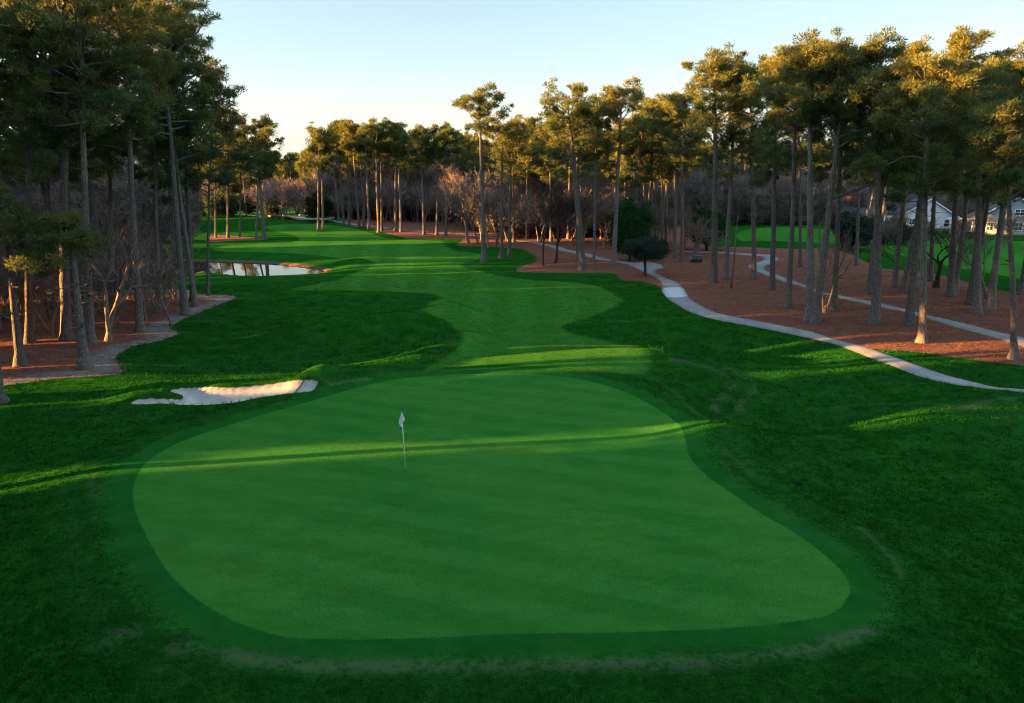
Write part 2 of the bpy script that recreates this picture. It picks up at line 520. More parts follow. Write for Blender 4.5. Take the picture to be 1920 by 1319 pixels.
# worn lines and mower tracks in the grass: (line, half width, strength)
WEAR = [(smooth_poly(ground_px(p), 3, False), hw, st) for p, hw, st in (
    ([(330, 1215), (420, 1232), (560, 1248), (760, 1252), (960, 1250), (1180, 1246), (1330, 1243), (1450, 1228), (1560, 1208), (1625, 1188)], 0.26, 0.8),
    ([(1612, 990), (1650, 1025), (1680, 1060), (1690, 1085)], 0.12, 0.7),
    ([(1655, 1060), (1668, 1095), (1660, 1130), (1640, 1160)], 0.12, 0.25),
    ([(178, 890), (172, 930), (176, 985)], 0.16, 0.45), ([(150, 800), (185, 792), (225, 794)], 0.22, 0.3),
    ([(130, 940), (140, 1000), (150, 1080), (190, 1150)], 0.2, 0.25),
    ([(190, 1205), (215, 1190), (245, 1187)], 0.3, 0.7),
    ([(1340, 770), (1345, 750), (1372, 730), (1368, 712), (1330, 690), (1260, 675)], 0.3, 0.6), ([(1385, 775), (1390, 755), (1415, 735), (1405, 712), (1360, 690)], 0.3, 0.55),
    ([(1350, 618), (1420, 648), (1500, 690), (1580, 705), (1700, 720)], 0.3, 0.25), ([(1400, 640), (1480, 668), (1560, 680)], 0.25, 0.2),
    ([(1565, 765), (1640, 758), (1740, 757), (1800, 765), (1850, 752), (1920, 747)], 0.3, 0.55), ([(1350, 845), (1385, 870), (1430, 905)], 0.3, 0.45),
    ([(1225, 710), (1270, 740), (1320, 785)], 0.25, 0.55), ([(620, 722), (670, 714), (700, 712)], 0.25, 0.9), ([(250, 640), (330, 700)], 0.3, 0.0),
    ([(640, 509), (690, 500), (702, 495)], 0.4, 0.4), ([(400, 470), (560, 472), (700, 468), (830, 465)], 0.5, 0.25))]


def ground(X, Y):
    """height and the distances that the ground's materials read"""
    d = {}
    z = H0(X, Y)
    d['d_green'] = sdf(GREEN, X, Y, 9.0)
    d['d_fair'] = np.maximum.reduce([sdf(p, X, Y, 4.0) for p in FAIRWAYS])
    d['d_bed'] = sdf(STRAW_L, X, Y, 4.0)
    d['d_straw'] = np.maximum.reduce([sdf(p, X, Y, 4.0) for p in (STRAW_R, STRAW_M, STRAW_Y)] + [d['d_bed'], np.clip((np.hypot(X, Y) - 265) / 8, -4, 4)])
    d['d_sand'] = sdf(SAND, X, Y, 3.0)
    d['d_path'] = np.maximum.reduce([sdf(p, X, Y, 3.0) for p in PATHS] + [hw - line_d(l, X, Y, 4.0) for l, hw in PATH_LINES])
    d['d_slab'] = sdf(SLAB, X, Y, 2.0)
    pd = sdf(POND, X, Y, 7.0)
    d['d_pond'] = pd
    z = z * (1 - sst(-4.0, 0.2, pd)) + (WATER_Z + 0.22 - 1.1 * sst(0.0, 1.6, pd)) * sst(-4.0, 0.2, pd)
    z = z + 0.05 * sst(0.0, 0.25, d['d_path'])
    z = z - 0.62 * sst(-0.05, 1.5, d['d_sand']) - 0.10 * sst(-0.02, 0.12, d['d_sand']) + 0.12 * np.exp(-((d['d_sand'] + 0.3) / 0.35) ** 2)
    wr = np.zeros(X.shape)
    for l, hw, st in WEAR:
        if st: wr = np.maximum(wr, st * np.exp(-(line_d(l, X, Y, 5.0) / hw) ** 2))
    d['wear'] = wr
    return z, d


def gz(x, y):
    z, _ = ground(np.array([float(x)]), np.array([float(y)]))
    return float(z[0])


def spot(u, v):
    x, y = ground_px([(u, v)])[0]
    return float(x), float(y), gz(x, y)


def at_depth(u, v, Y):
    """the point at forward distance Y seen at a pixel"""
    dx, dy, dz = ray(u, v)
    t = Y / dy
    return float(dx * t), float(CAM_H + dz * t)


# rings and spokes: fine where the camera's side of the place is seen closely, coarse elsewhere
rad = [0.5, 2, 4, 6, 8]
r = 9.5
while r < 3000:
    rad.append(r)
    r += min(max(0.05, r * r / 7200.0), 2.2) if r < 260 else (r - 240) * 0.12 + 2
rad = np.array(rad)
ang = np.concatenate([np.arange(-47, 47, 0.1), np.arange(47, 313, 3.5)])
ang = np.radians(ang)
nr, na = len(rad), len(ang)
AA, RR = np.meshgrid(ang, rad)
GX, GY = (RR * np.sin(AA)).ravel(), (RR * np.cos(AA)).ravel()
gh, gd = ground(GX, GY)
far = sst(300, 700, np.hypot(GX, GY))
gh = gh * (1 - far) - 1.0 * far
ii = np.arange(nr - 1)[:, None] * na
kk = np.arange(na)[None]
k2 = (kk + 1) % na
quads = np.stack([ii + kk, ii + k2, ii + na + k2, ii + na + kk], -1).reshape(-1, 4)


def mat_ground():
    m, n = new_mat('ground_cover')
    p = n.pos()
    A = {k: n.attr(k) for k in ('d_green', 'd_fair', 'd_bed', 'd_straw', 'd_sand', 'd_path', 'd_pond', 'd_slab', 'wear')}
    n1 = n.noise(0.16, 3, 0.55)
    n2 = n.noise(0.9, 4, 0.6)
    n3 = n.noise(5.0, 4, 0.7)
    n4 = n.noise(22.0, 3, 0.7)
    streak = n.noise(3.0, 4, 0.65, n.mapv(p, (0.5, 1.6, 1)))
    ragged = n.math('ADD', n.math('MULTIPLY', n.math('SUBTRACT', n3, 0.5), 0.5), n.math('MULTIPLY', n.math('SUBTRACT', n2, 0.5), 0.6))

    def inside(d, w_, amp):
        return n.rng(n.math('ADD', d, n.math('MULTIPLY', ragged, amp)), -w_, w_)

    # rough
    rough = n.mix(n.rng(n2, 0.3, 0.72), (0.0074, 0.063, 0.0066), (0.0165, 0.096, 0.0100))
    rough = n.mix(n.math('MULTIPLY', n.rng(n1, 0.45, 0.75), 0.5), rough, (0.016, 0.085, 0.016))
    rough = n.mix(n.math('MULTIPLY', n.rng(streak, 0.56, 0.78), 0.55), rough, (0.032, 0.105, 0.017))
    rough = n.scale(rough, n.rng(n3, 0.25, 0.75, 0.78, 1.22, False))
    rough = n.scale(rough, n.rng(n4, 0.25, 0.75, 0.75, 1.25, False))
    rough = n.scale(rough, n.rng(n.noise(7.0, 5, 0.75, n.mapv(p, (0.45, 1.5, 1))), 0.3, 0.7, 0.7, 1.3, False))
    # fairway with faint mowing bands
    sx = n.n('ShaderNodeSeparateXYZ')
    n.t.links.new(p, sx.inputs[0])
    fan = n.math('DIVIDE', sx.outputs[0], n.math('ADD', n.math('MULTIPLY', sx.outputs[1], 0.012), 0.45))
    wob = n.math('ADD', fan, n.math('MULTIPLY', n.math('SUBTRACT', n1, 0.5), 2.0))
    band = n.rng(n.math('SINE', n.math('MULTIPLY', wob, 1.9)), -0.5, 0.5)
    fair = n.mix(band, (0.029, 0.130, 0.015), (0.036, 0.150, 0.019))
    fair = n.mix(n.math('MULTIPLY', n.rng(n2, 0.35, 0.75), 0.4), fair, (0.052, 0.155, 0.016))
    fair = n.scale(fair, n.rng(n4, 0.25, 0.75, 0.80, 1.2, False))
    # putting green and its collar
    gband = n.rng(n.math('SINE', n.math('MULTIPLY', n.math('ADD', sx.outputs[1], n.math('MULTIPLY', sx.outputs[0], 0.35)), 3.6)), -0.4, 0.4)
    green = n.mix(n.rng(n1, 0.35, 0.65), (0.022, 0.125, 0.016), (0.038, 0.140, 0.018))
    green = n.mix(n.math('MULTIPLY', gband, 0.36), green, (0.038, 0.160, 0.026))
    green = n.mix(n.math('MULTIPLY', n.rng(n2, 0.5, 0.8), 0.5), green, (0.040, 0.115, 0.016))
    n5 = n.noise(60.0, 2, 0.6)
    green = n.scale(green, n.rng(n.noise(1.6, 5, 0.7, n.mapv(p, (0.6, 1.5, 1))), 0.25, 0.75, 0.86, 1.14, False))
    green = n.mix(n.rng(n3, 0.66, 0.80), green, (0.015, 0.088, 0.014))
    green = n.scale(green, n.rng(n4, 0.25, 0.75, 0.72, 1.28, False))
    green = n.scale(green, n.rng(n5, 0.25, 0.75, 0.7, 1.3, False))
    vs = n.n('ShaderNodeTexVoronoi', feature='F1')
    vs.inputs['Scale'].default_value = 1.3
    n.t.links.new(p, vs.inputs['Vector'])
    spots = n.math('MULTIPLY', n.rng(vs.outputs['Distance'], 0.085, 0.03), n.rng(n2, 0.45, 0.6))
    green = n.mix(n.math('MULTIPLY', spots, 0.55), green, (0.014, 0.070, 0.012))
    vl = n.n('ShaderNodeTexVoronoi', feature='F1')
    vl.inputs['Scale'].default_value = 0.45
    n.t.links.new(p, vl.inputs['Vector'])
    green = n.mix(n.math('MULTIPLY', n.rng(n.math('ADD', vl.outputs['Distance'], n.math('MULTIPLY', n3, 0.35)), 0.45, 0.2), 0.28), green, (0.014, 0.090, 0.014))
    collar = n.mix(n.rng(n2, 0.3, 0.7), (0.0085, 0.070, 0.0105), (0.015, 0.092, 0.014))
    collar = n.scale(collar, n.rng(n4, 0.25, 0.75, 0.78, 1.22, False))
    # pine straw and the bare grey soil round it
    st = n.noise(9.0, 6, 0.75, n.mapv(p, (1, 1, 1)))
    straw = n.mix(n.rng(st, 0.3, 0.7), (0.140, 0.053, 0.034), (0.315, 0.136, 0.088))
    straw = n.mix(n.math('MULTIPLY', n.rng(n2, 0.45, 0.75), 0.55), straw, (0.150, 0.070, 0.048))
    straw = n.scale(straw, n.rng(n4, 0.25, 0.75, 0.65, 1.35, False))
    soil = n.mix(n.rng(n3, 0.3, 0.7), (0.19, 0.172, 0.155), (0.33, 0.305, 0.28))
    drift = n.noise(1.7, 5, 0.7, n.mapv(p, (0.7, 1.4, 1), (0, 0, 0.4)))
    straw = n.mix(n.math('MULTIPLY', n.rng(drift, 0.56, 0.70), 0.6), straw, (0.070, 0.036, 0.028))
    straw = n.mix(n.math('MULTIPLY', n.rng(n.noise(0.45, 4, 0.6), 0.60, 0.72), 0.55), straw, (0.150, 0.110, 0.085))
    soilm = n.math('MULTIPLY', n.rng(A['d_bed'], 2.2, 0.7), n.rng(A['d_bed'], -0.2, 0.1))
    drift = n.noise(1.7, 5, 0.7, n.mapv(p, (0.7, 1.4, 1), (0, 0, 0.4)))
    straw = n.mix(n.math('MULTIPLY', n.rng(drift, 0.56, 0.70), 0.6), straw, (0.070, 0.036, 0.028))
    straw = n.mix(n.math('MULTIPLY', n.rng(n.noise(0.45, 4, 0.6), 0.60, 0.72), 0.55), straw, (0.150, 0.110, 0.085))
    soilm = n.math('MULTIPLY', soilm, n.rng(n.math('ADD', n2, n.math('MULTIPLY', n3, 0.4)), 0.38, 0.62))
    straw = n.mix(soilm, straw, soil)
    edge = n.math('MULTIPLY', n.rng(A['d_straw'], 1.2, 0.0), n.rng(n2, 0.35, 0.6))
    straw = n.mix(n.math('MULTIPLY', edge, 0.6), straw, (0.120, 0.085, 0.055))
    # cart path
    pn = n.noise(30.0, 3, 0.7)
    path = n.mix(n.rng(pn, 0.3, 0.7), (0.205, 0.20, 0.195), (0.29, 0.28, 0.272))
    path = n.scale(path, n.rng(n2, 0.3, 0.7, 0.8, 1.12, False))
    path = n.mix(n.math('MULTIPLY', n.rng(n1, 0.5, 0.62), 0.3), path, (0.36, 0.355, 0.35))
    path = n.mix(n.rng(A['d_slab'], -0.03, 0.03), path, (0.47, 0.465, 0.46))
    path = n.mix(n.math('MULTIPLY', n.rng(n3, 0.60, 0.70), 0.45), path, (0.15, 0.135, 0.12))
    path = n.mix(n.math('MULTIPLY', n.rng(A['d_path'], 0.45, 0.0), n.rng(n2, 0.35, 0.7, 0.2, 0.8)), path, (0.14, 0.10, 0.075))
    # bunker sand
    sand = n.mix(n.rng(n3, 0.3, 0.7), (0.37, 0.345, 0.31), (0.48, 0.45, 0.405))
    sand = n.mix(n.math('MULTIPLY', n.rng(A['d_sand'], 0.25, 0.0), 0.5), sand, (0.35, 0.26, 0.18))
    worn = n.math('MULTIPLY', A['wear'], n.rng(n.math('ADD', n3, n.math('MULTIPLY', n2, 0.6)), 0.55, 1.0), True)
    rough = n.mix(n.rng(worn, 0.04, 0.7), rough, (0.070, 0.090, 0.048))
    c = rough
    ring = n.math('MULTIPLY', inside(n.math('ADD', A['d_green'], 2.3), 0.3, 0.5), 0.35)
    c = n.mix(ring, c, n.scale(collar, n.rng(n3, 0.25, 0.75, 0.8, 1.3, False)))
    c = n.mix(inside(A['d_fair'], 0.45, 0.8), c, fair)
    fine_rag = n.math('MULTIPLY', n.math('SUBTRACT', n4, 0.5), 0.22)
    c = n.mix(inside(n.math('ADD', n.math('ADD', A['d_green'], 0.55), fine_rag), 0.10, 0.2), c, collar)
    c = n.mix(inside(n.math('ADD', A['d_green'], fine_rag), 0.03, 0.07), c, green)
    c = n.mix(inside(A['d_straw'], 0.10, 0.7), c, straw)
    c = n.mix(inside(A['d_sand'], 0.03, 0.08), c, sand)
    c = n.mix(inside(A['d_path'], 0.04, 0.28), c, path)
    c = n.mix(n.rng(A['d_pond'], -0.55, -0.2), c, (0.11, 0.075, 0.045))
    # relief: strong in the rough and straw, weak on mown grass
    smooth_ = n.math('MAXIMUM', n.rng(A['d_fair'], -0.1, 0.1), n.rng(A['d_green'], -1.2, -0.9))
    hard = n.math('MAXIMUM', n.rng(A['d_path'], -0.05, 0.05), n.rng(A['d_sand'], -0.05, 0.05))
    h = n.math('ADD', n.math('MULTIPLY', n3, 1.0), n.math('MULTIPLY', n4, 0.45))
    amp = n.math('MULTIPLY', n.rng(smooth_, 0, 1, 1.0, 0.35, False), n.rng(hard, 0, 1, 1.0, 0.25, False))
    b = n.bump(h, n.math('MULTIPLY', amp, 1.0), 0.16)
    n.out(n.principled(c, 1.0, 0.0, b))
    return m


M_GROUND = mat_ground()
cen = {k: v[quads].mean(1) for k, v in gd.items() if k != 'wear'}
zone = np.zeros(len(quads), int)
zone[cen['d_fair'] > 0] = 1
zone[cen['d_straw'] > 0] = 2
zone[cen['d_green'] > 0] = 3
zone[cen['d_sand'] > 0] = 4
zone[cen['d_path'] > 0] = 5
zone[cen['d_pond'] > 0.6] = 6
for zi, (zname) in enumerate(['rough_grass', 'fairway', 'pine_straw_ground', 'putting_green', 'sand_bunker', 'cart_path', 'pond_bed']):
    q = quads[zone == zi]
    if not len(q): continue
    used, inv = np.unique(q, return_inverse=True)
    m = bpy.data.meshes.new(zname)
    fill_mesh(m, np.stack([GX[used], GY[used], gh[used]], 1), np.zeros((0, 3), np.int32), inv.reshape(-1, 4), True)
    for k, vals in gd.items():
        m.attributes.new(k, 'FLOAT', 'POINT').data.foreach_set('value', vals[used].astype(np.float32))
    m.materials.append(M_GROUND)
    tag(link(bpy.data.objects.new(zname, m)), kind='structure')

# ------------------------------------------------------------------ grass blades and fallen needles
M_BLADE = mat_leaf('grass_blades', (0.0080, 0.063, 0.0066), (0.0185, 0.097, 0.0100), 0.3, 0.0)
M_FALLEN = mat_leaf('fallen_needles', (0.075, 0.030, 0.020), (0.330, 0.160, 0.100), 0.1, 0.0)


def scatter(n_, r0, r1, a0, a1, keep):
    # even in bearing and in 1 / distance: denser near the green, thinner far away
    r_ = 1 / (1 / r1 + (1 / r0 - 1 / r1) * rng.random(n_))
    a_ = np.radians(a0 + (a1 - a0) * rng.random(n_))
    X, Y = r_ * np.sin(a_), r_ * np.cos(a_)
    z, d = ground(X, Y)
    k = keep(d)
    return X[k], Y[k], z[k], r_[k], {q: v[k] for q, v in d.items()}


X, Y, Z, r_, d = scatter(95000, 10.5, 75, -44, 44, lambda d: (d['d_green'] < -0.75) & (d['d_fair'] < -0.15) & (d['d_straw'] < 0.1) & (d['d_sand'] < -0.12) & (d['d_path'] < -0.03) & (d['d_pond'] < -0.8) & (d['wear'] < 0.25))
clump = 0.5 + 0.5 * np.sin(X * 1.9 + 2 * np.sin(Y * 1.1)) * np.sin(Y * 2.3 + np.sin(X * 1.4))
k = rng.random(len(X)) < 0.35 + 0.65 * clump
X, Y, Z, r_, clump = X[k], Y[k], Z[k], r_[k], clump[k]
nb = 6
n_ = len(X)
size = np.clip(r_ / 16, 0.75, 3.0)[:, None]
cut = np.where(d['d_green'][k] > -2.3, 0.55, 1.0)[:, None]
bx = X[:, None] + rng.normal(size=(n_, nb)) * 0.055 * size
by = Y[:, None] + rng.normal(size=(n_, nb)) * 0.055 * size
hgt = 0.062 * cut * size ** 0.45 * (0.6 + 0.8 * rng.random((n_, nb)))
dirx = rng.random((n_, nb)) * 6.28
wd = 0.011 * size * (0.7 + 0.6 * rng.random((n_, nb)))
lean = 0.8 * hgt
la = rng.random((n_, nb)) * 6.28
zz = Z[:, None] - 0.006
V = np.stack([np.stack([bx - np.cos(dirx) * wd, by - np.sin(dirx) * wd, zz + 0 * bx], -1),
              np.stack([bx + np.cos(dirx) * wd, by + np.sin(dirx) * wd, zz + 0 * bx], -1),
              np.stack([bx + np.cos(la) * lean, by + np.sin(la) * lean, zz + hgt], -1)], 2).reshape(-1, 3)
a = np.clip(0.25 + 0.3 * clump[:, None] + 0.35 * rng.normal(size=(n_, nb)) * 0.6, 0, 1)
b = MB()
b.add(V, T=np.arange(len(V)).reshape(-1, 3), A=np.repeat(a.ravel(), 3))
tag(b.build('grass_blades', M_BLADE), 'short dark blades of the rough around the green', 'grass', kind='stuff')

# upright leaf of the mown fairway: short, it takes the low sun
X, Y, Z, r_, d = scatter(120000, 33, 125, -30, 30, lambda d: (d['d_fair'] > -0.3) & (d['d_green'] < -0.6) & (d['d_sand'] < -0.1))
n_ = len(X)
nb = 5
size = np.clip(r_ / 30, 1.0, 3.2)[:, None]
bx = X[:, None] + rng.normal(size=(n_, nb)) * 0.07 * size
by = Y[:, None] + rng.normal(size=(n_, nb)) * 0.07 * size
hgt = 0.022 * size ** 0.6 * (0.6 + 0.8 * rng.random((n_, nb)))
dirx = rng.random((n_, nb)) * 6.28
wd = 0.013 * size * (0.7 + 0.6 * rng.random((n_, nb)))
la = rng.random((n_, nb)) * 6.28
zz = Z[:, None] - 0.008 + 0 * bx
V = np.stack([np.stack([bx - np.cos(dirx) * wd, by - np.sin(dirx) * wd, zz], -1),
              np.stack([bx + np.cos(dirx) * wd, by + np.sin(dirx) * wd, zz], -1),
              np.stack([bx + np.cos(la) * hgt * 0.5, by + np.sin(la) * hgt * 0.5, zz + hgt + 0.008], -1)], 2).reshape(-1, 3)
b = MB()
b.add(V, T=np.arange(len(V)).reshape(-1, 3), A=np.repeat(rng.random(n_ * nb), 3))
tag(b.build('fairway_grass', mat_leaf('fairway_blades', (0.026, 0.118, 0.014), (0.052, 0.165, 0.020), 0.4, 0.0)), 'short mown grass blades of the fairway', 'grass', kind='stuff')

X, Y, Z, r_, d = scatter(60000, 30, 110, -44, 44, lambda d: (d['d_straw'] > -0.25) & (d['d_path'] < -0.02) & (d['d_pond'] < -1))
n_ = len(X)
nb = 4
an_ = rng.random((n_, nb)) * 6.28
ln_ = 0.16 * np.clip(r_ / 40, 0.8, 2.2)[:, None] * (0.5 + rng.random((n_, nb)))
cx_ = X[:, None] + rng.normal(size=(n_, nb)) * 0.12
cy_ = Y[:, None] + rng.normal(size=(n_, nb)) * 0.12
cz_ = Z[:, None] + 0.01 + 0.05 * rng.random((n_, nb))
wd = 0.016 * np.clip(r_ / 40, 0.8, 2.2)[:, None]
V = np.stack([np.stack([cx_ - np.sin(an_) * wd, cy_ + np.cos(an_) * wd, cz_], -1), np.stack([cx_ + np.sin(an_) * wd, cy_ - np.cos(an_) * wd, cz_], -1),
              np.stack([cx_ + np.cos(an_) * ln_, cy_ + np.sin(an_) * ln_, cz_ + 0.05 * rng.normal(size=(n_, nb))], -1)], 2).reshape(-1, 3)
b = MB()
b.add(V, T=np.arange(len(V)).reshape(-1, 3), A=np.repeat(np.clip(rng.normal(size=n_ * nb) * 0.3 + 0.45, 0, 1), 3))
tag(b.build('fallen_needles', M_FALLEN), 'loose brown pine needles lying under the trees', 'needles', kind='stuff')

# pond water
mw, n = new_mat('pond_water')
wv = n.noise(1.2, 3, 0.5, n.mapv(n.pos(), (1.0, 0.35, 1)))
n.out(n.principled((0.010, 0.014, 0.012), 0.03, 0.5, n.bump(wv, 0.10, 0.05), IOR=1.33))
b = MB()
pp = smooth_poly(POND, 1)
cx, cy = pp.mean(0)
import mathutils.geometry as mg
tris = mg.tessellate_polygon([[Vector((x, y, 0)) for x, y in pp]])
# push the water's rim a little under the bank
nrm = np.roll(pp, -1, 0) - np.roll(pp, 1, 0)
nrm = np.stack([nrm[:, 1], -nrm[:, 0]], 1)
nrm /= np.linalg.norm(nrm, axis=1)[:, None] + 1e-9
sgn = 1 if sdf(pp, *(pp + nrm * 0.2).T).mean() < 0 else -1
pp2 = pp + nrm * sgn * 0.25
T = np.array([t for t in tris])
# face up
e1 = pp2[T[:, 1]] - pp2[T[:, 0]]
e2 = pp2[T[:, 2]] - pp2[T[:, 0]]
fl = e1[:, 0] * e2[:, 1] - e1[:, 1] * e2[:, 0] < 0
T[fl] = T[fl][:, ::-1]
b.add(np.column_stack([pp2, np.full(len(pp2), WATER_Z)]), T=T)
tag(b.build('pond_water', mw), kind='structure')

# ------------------------------------------------------------------ trees
def unit(v):
    return v / (np.linalg.norm(v, axis=-1, keepdims=True) + 1e-9)


def tufts(b, C, Rr, per, ln, wd, rg, flat=0.6, tint=None):
    """needle tufts: each clump centre gets per triangles, pointing outwards and up"""
    C = np.asarray(C, float)
    n = len(C)
    Rr = np.broadcast_to(np.asarray(Rr, float), (n,))
    off = rg.normal(size=(n, per, 3))
    off = unit(off) * (rg.random((n, per, 1)) ** 0.45)
    base = C[:, None] + off * Rr[:, None, None] * np.array([1, 1, flat])
    d = unit(off * 0.8 + rg.normal(size=(n, per, 3)) * 0.55 + np.array([0, 0, 0.45]))
    s = unit(np.cross(d, rg.normal(size=(n, per, 3))))
    L = ln * (0.6 + 0.8 * rg.random((n, per, 1)))
    W = wd * (0.6 + 0.8 * rg.random((n, per, 1)))
    V = np.stack([base - s * W / 2, base + s * W / 2, base + d * L], 2).reshape(-1, 3)
    if tint is None: tint = rg.random(n)
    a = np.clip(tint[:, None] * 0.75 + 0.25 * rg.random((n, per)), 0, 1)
    b.add(V, T=np.arange(len(V)).reshape(-1, 3), A=np.repeat(a.ravel(), 3))


def pine_mesh(Ht, cb, spread, r0, rg, top=(0, 0), density=1.0, fine=1.0, limbs=None, shape='umb', bias=None, fork=None, stubs=6, limb_r=1.0):
    """trunk and crown of a tall pine: bare stem, crooked limbs, needles in clumps at the limb ends.
    cb: height where the crown starts; top: sideways shift of the tip; bias: direction the crown leans to"""
    tb, cbm = MB(), MB()
    k = 12
    s = np.linspace(0, 1, k)
    wig = np.cumsum(rg.normal(size=(k, 2)) * 0.05, 0) * (Ht / 19)
    wig -= wig[0]
    stem = np.column_stack([top[0] * s ** 1.15 + wig[:, 0] * s, top[1] * s ** 1.15 + wig[:, 1] * s, Ht * s * 0.965])
    rad = r0 * (1 - 0.62 * s ** 0.9)
    rad = np.where(s > 0.9, rad * 0.5, rad)
    stem2 = np.vstack([stem[0] + [0, 0, -0.3], stem[0] + [0, 0, 0.05], stem[0] * 0.5 + stem[0] * 0.5 + [0, 0, 0.5], stem[1:]])
    rad2 = np.concatenate([[r0 * 1.9, r0 * 1.6, r0 * 1.14], rad[1:]])
    tb.tube(stem2, rad2, 9)
    at = lambda z: np.array([np.interp(z, stem[:, 2], stem[:, i]) for i in range(3)])
    C, CR, CT = [], [], []
    nl = limbs or int(24 * (Ht - cb) / 9 + 6)
    ph = rg.random() * 6.28
    for i in range(nl):
        u = ((i + 0.5 + 0.5 * (rg.random() - 0.5)) / nl) ** 0.85
        z = cb + (Ht * 0.95 - cb) * u
        if shape == 'umb':
            L = spread * (0.62 + 0.75 * u) * max(1 - u ** 2.6, 0.0) ** 0.6 * (0.5 + 0.6 * rg.random()) + 0.5
        elif shape == 'tuft':     # nearly bare stem, head at the top
            L = spread * (0.35 + 0.8 * u) * max(1 - u ** 4, 0.0) ** 0.6 * (0.5 + 0.6 * rg.random()) + 0.4
        else:                      # full
            L = spread * (1.05 - 0.75 * u) * (0.5 + 0.6 * rg.random()) + 0.5
        ph += 2.4 + rg.normal() * 0.5
        if bias is not None and rg.random() < 0.45:
            ph = math.atan2(bias[1], bias[0]) + rg.normal() * 0.7
        el = R(8 + 45 * u ** 1.5 + rg.normal() * 9)
        d = np.array([math.cos(ph) * math.cos(el), math.sin(ph) * math.cos(el), math.sin(el)])
        p = at(z)
        path = [p]
        n_s = 5
        for j in range(n_s):
            d = unit(d + rg.normal(size=3) * 0.16 + np.array([0, 0, 0.05 if j < 3 else 0.14]))
            p = p + d * L / n_s
            path.append(p)
        path = np.array(path)
        lr = (0.028 + 0.011 * L) * limb_r * (Ht / 19)
        tb.tube(path, np.linspace(lr, 0.012, n_s + 1), 5 if fine > 0.6 else 3)
        m = int(2 + L * 1.75 * density)
        for j in range(m):
            f = 0.38 + 0.62 * rg.random() ** 0.8
            q = np.array([np.interp(f * n_s, np.arange(n_s + 1), path[:, a]) for a in range(3)])
            sd = unit(d * 0.5 + rg.normal(size=3) * np.array([1, 1, 0.5]) + np.array([0, 0, 0.35]))
            sl_ = (0.35 + 0.75 * rg.random()) * min(1.0, 0.35 + L / 4)
            e = q + sd * sl_
            if fine > 0.6: tb.tube(np.array([q, (q + e) / 2 + rg.normal(size=3) * 0.05, e]), [lr * 0.35, lr * 0.22, 0.008], 3)
            C.append(e)
            CR.append(0.28 + 0.32 * rg.random())
            CT.append(np.clip(0.15 + 0.4 * u + 0.5 * (rg.random() - 0.3), 0, 1))  # more of the gold tone towards the crown top
        C.append(path[-1]); CR.append(0.55); CT.append(0.5)
    for i in range(6):
        C.append(at(Ht * (0.9 + 0.015 * i)) + rg.normal(size=3) * 0.35); CR.append(0.5); CT.append(0.6)
    for i in range(stubs):
        z = cb * (0.45 + 0.55 * rg.random())
        a = rg.random() * 6.28
        L = 0.4 + 1.3 * rg.random() ** 2
        p = at(z)
        dd = np.array([math.cos(a), math.sin(a), 0.15 + 0.4 * rg.normal() * 0.3])
        tb.tube(np.array([p, p + dd * L * 0.5, p + dd * L + [0, 0, rg.normal() * 0.15]]), [0.04, 0.028, 0.01], 3)
    if fork:
        for z, dx, dy, dz, rr in fork:
            p = at(z)
            e = p + np.array([dx, dy, dz])
            mid = p * 0.5 + e * 0.5 + np.array([dx * 0.08, dy * 0.08, -abs(dz) * 0.06])
            tb.tube(np.array([p, (p + mid) / 2, mid, (mid + e) / 2 + [0, 0, 0.1], e]), [rr, rr * 0.85, rr * 0.65, rr * 0.45, 0.03], 6)
            for j in range(int(11 * density)):
                f = 0.5 + 0.55 * rg.random()
                q = p + (e - p) * f + rg.normal(size=3) * np.array([0.9, 0.9, 0.5])
                C.append(q); CR.append(0.4 + 0.4 * rg.random()); CT.append(rg.random())
    C = np.array(C)
    per = int(145 * fine)
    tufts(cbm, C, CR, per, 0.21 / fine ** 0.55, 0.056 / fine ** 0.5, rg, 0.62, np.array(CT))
    return tb, cbm


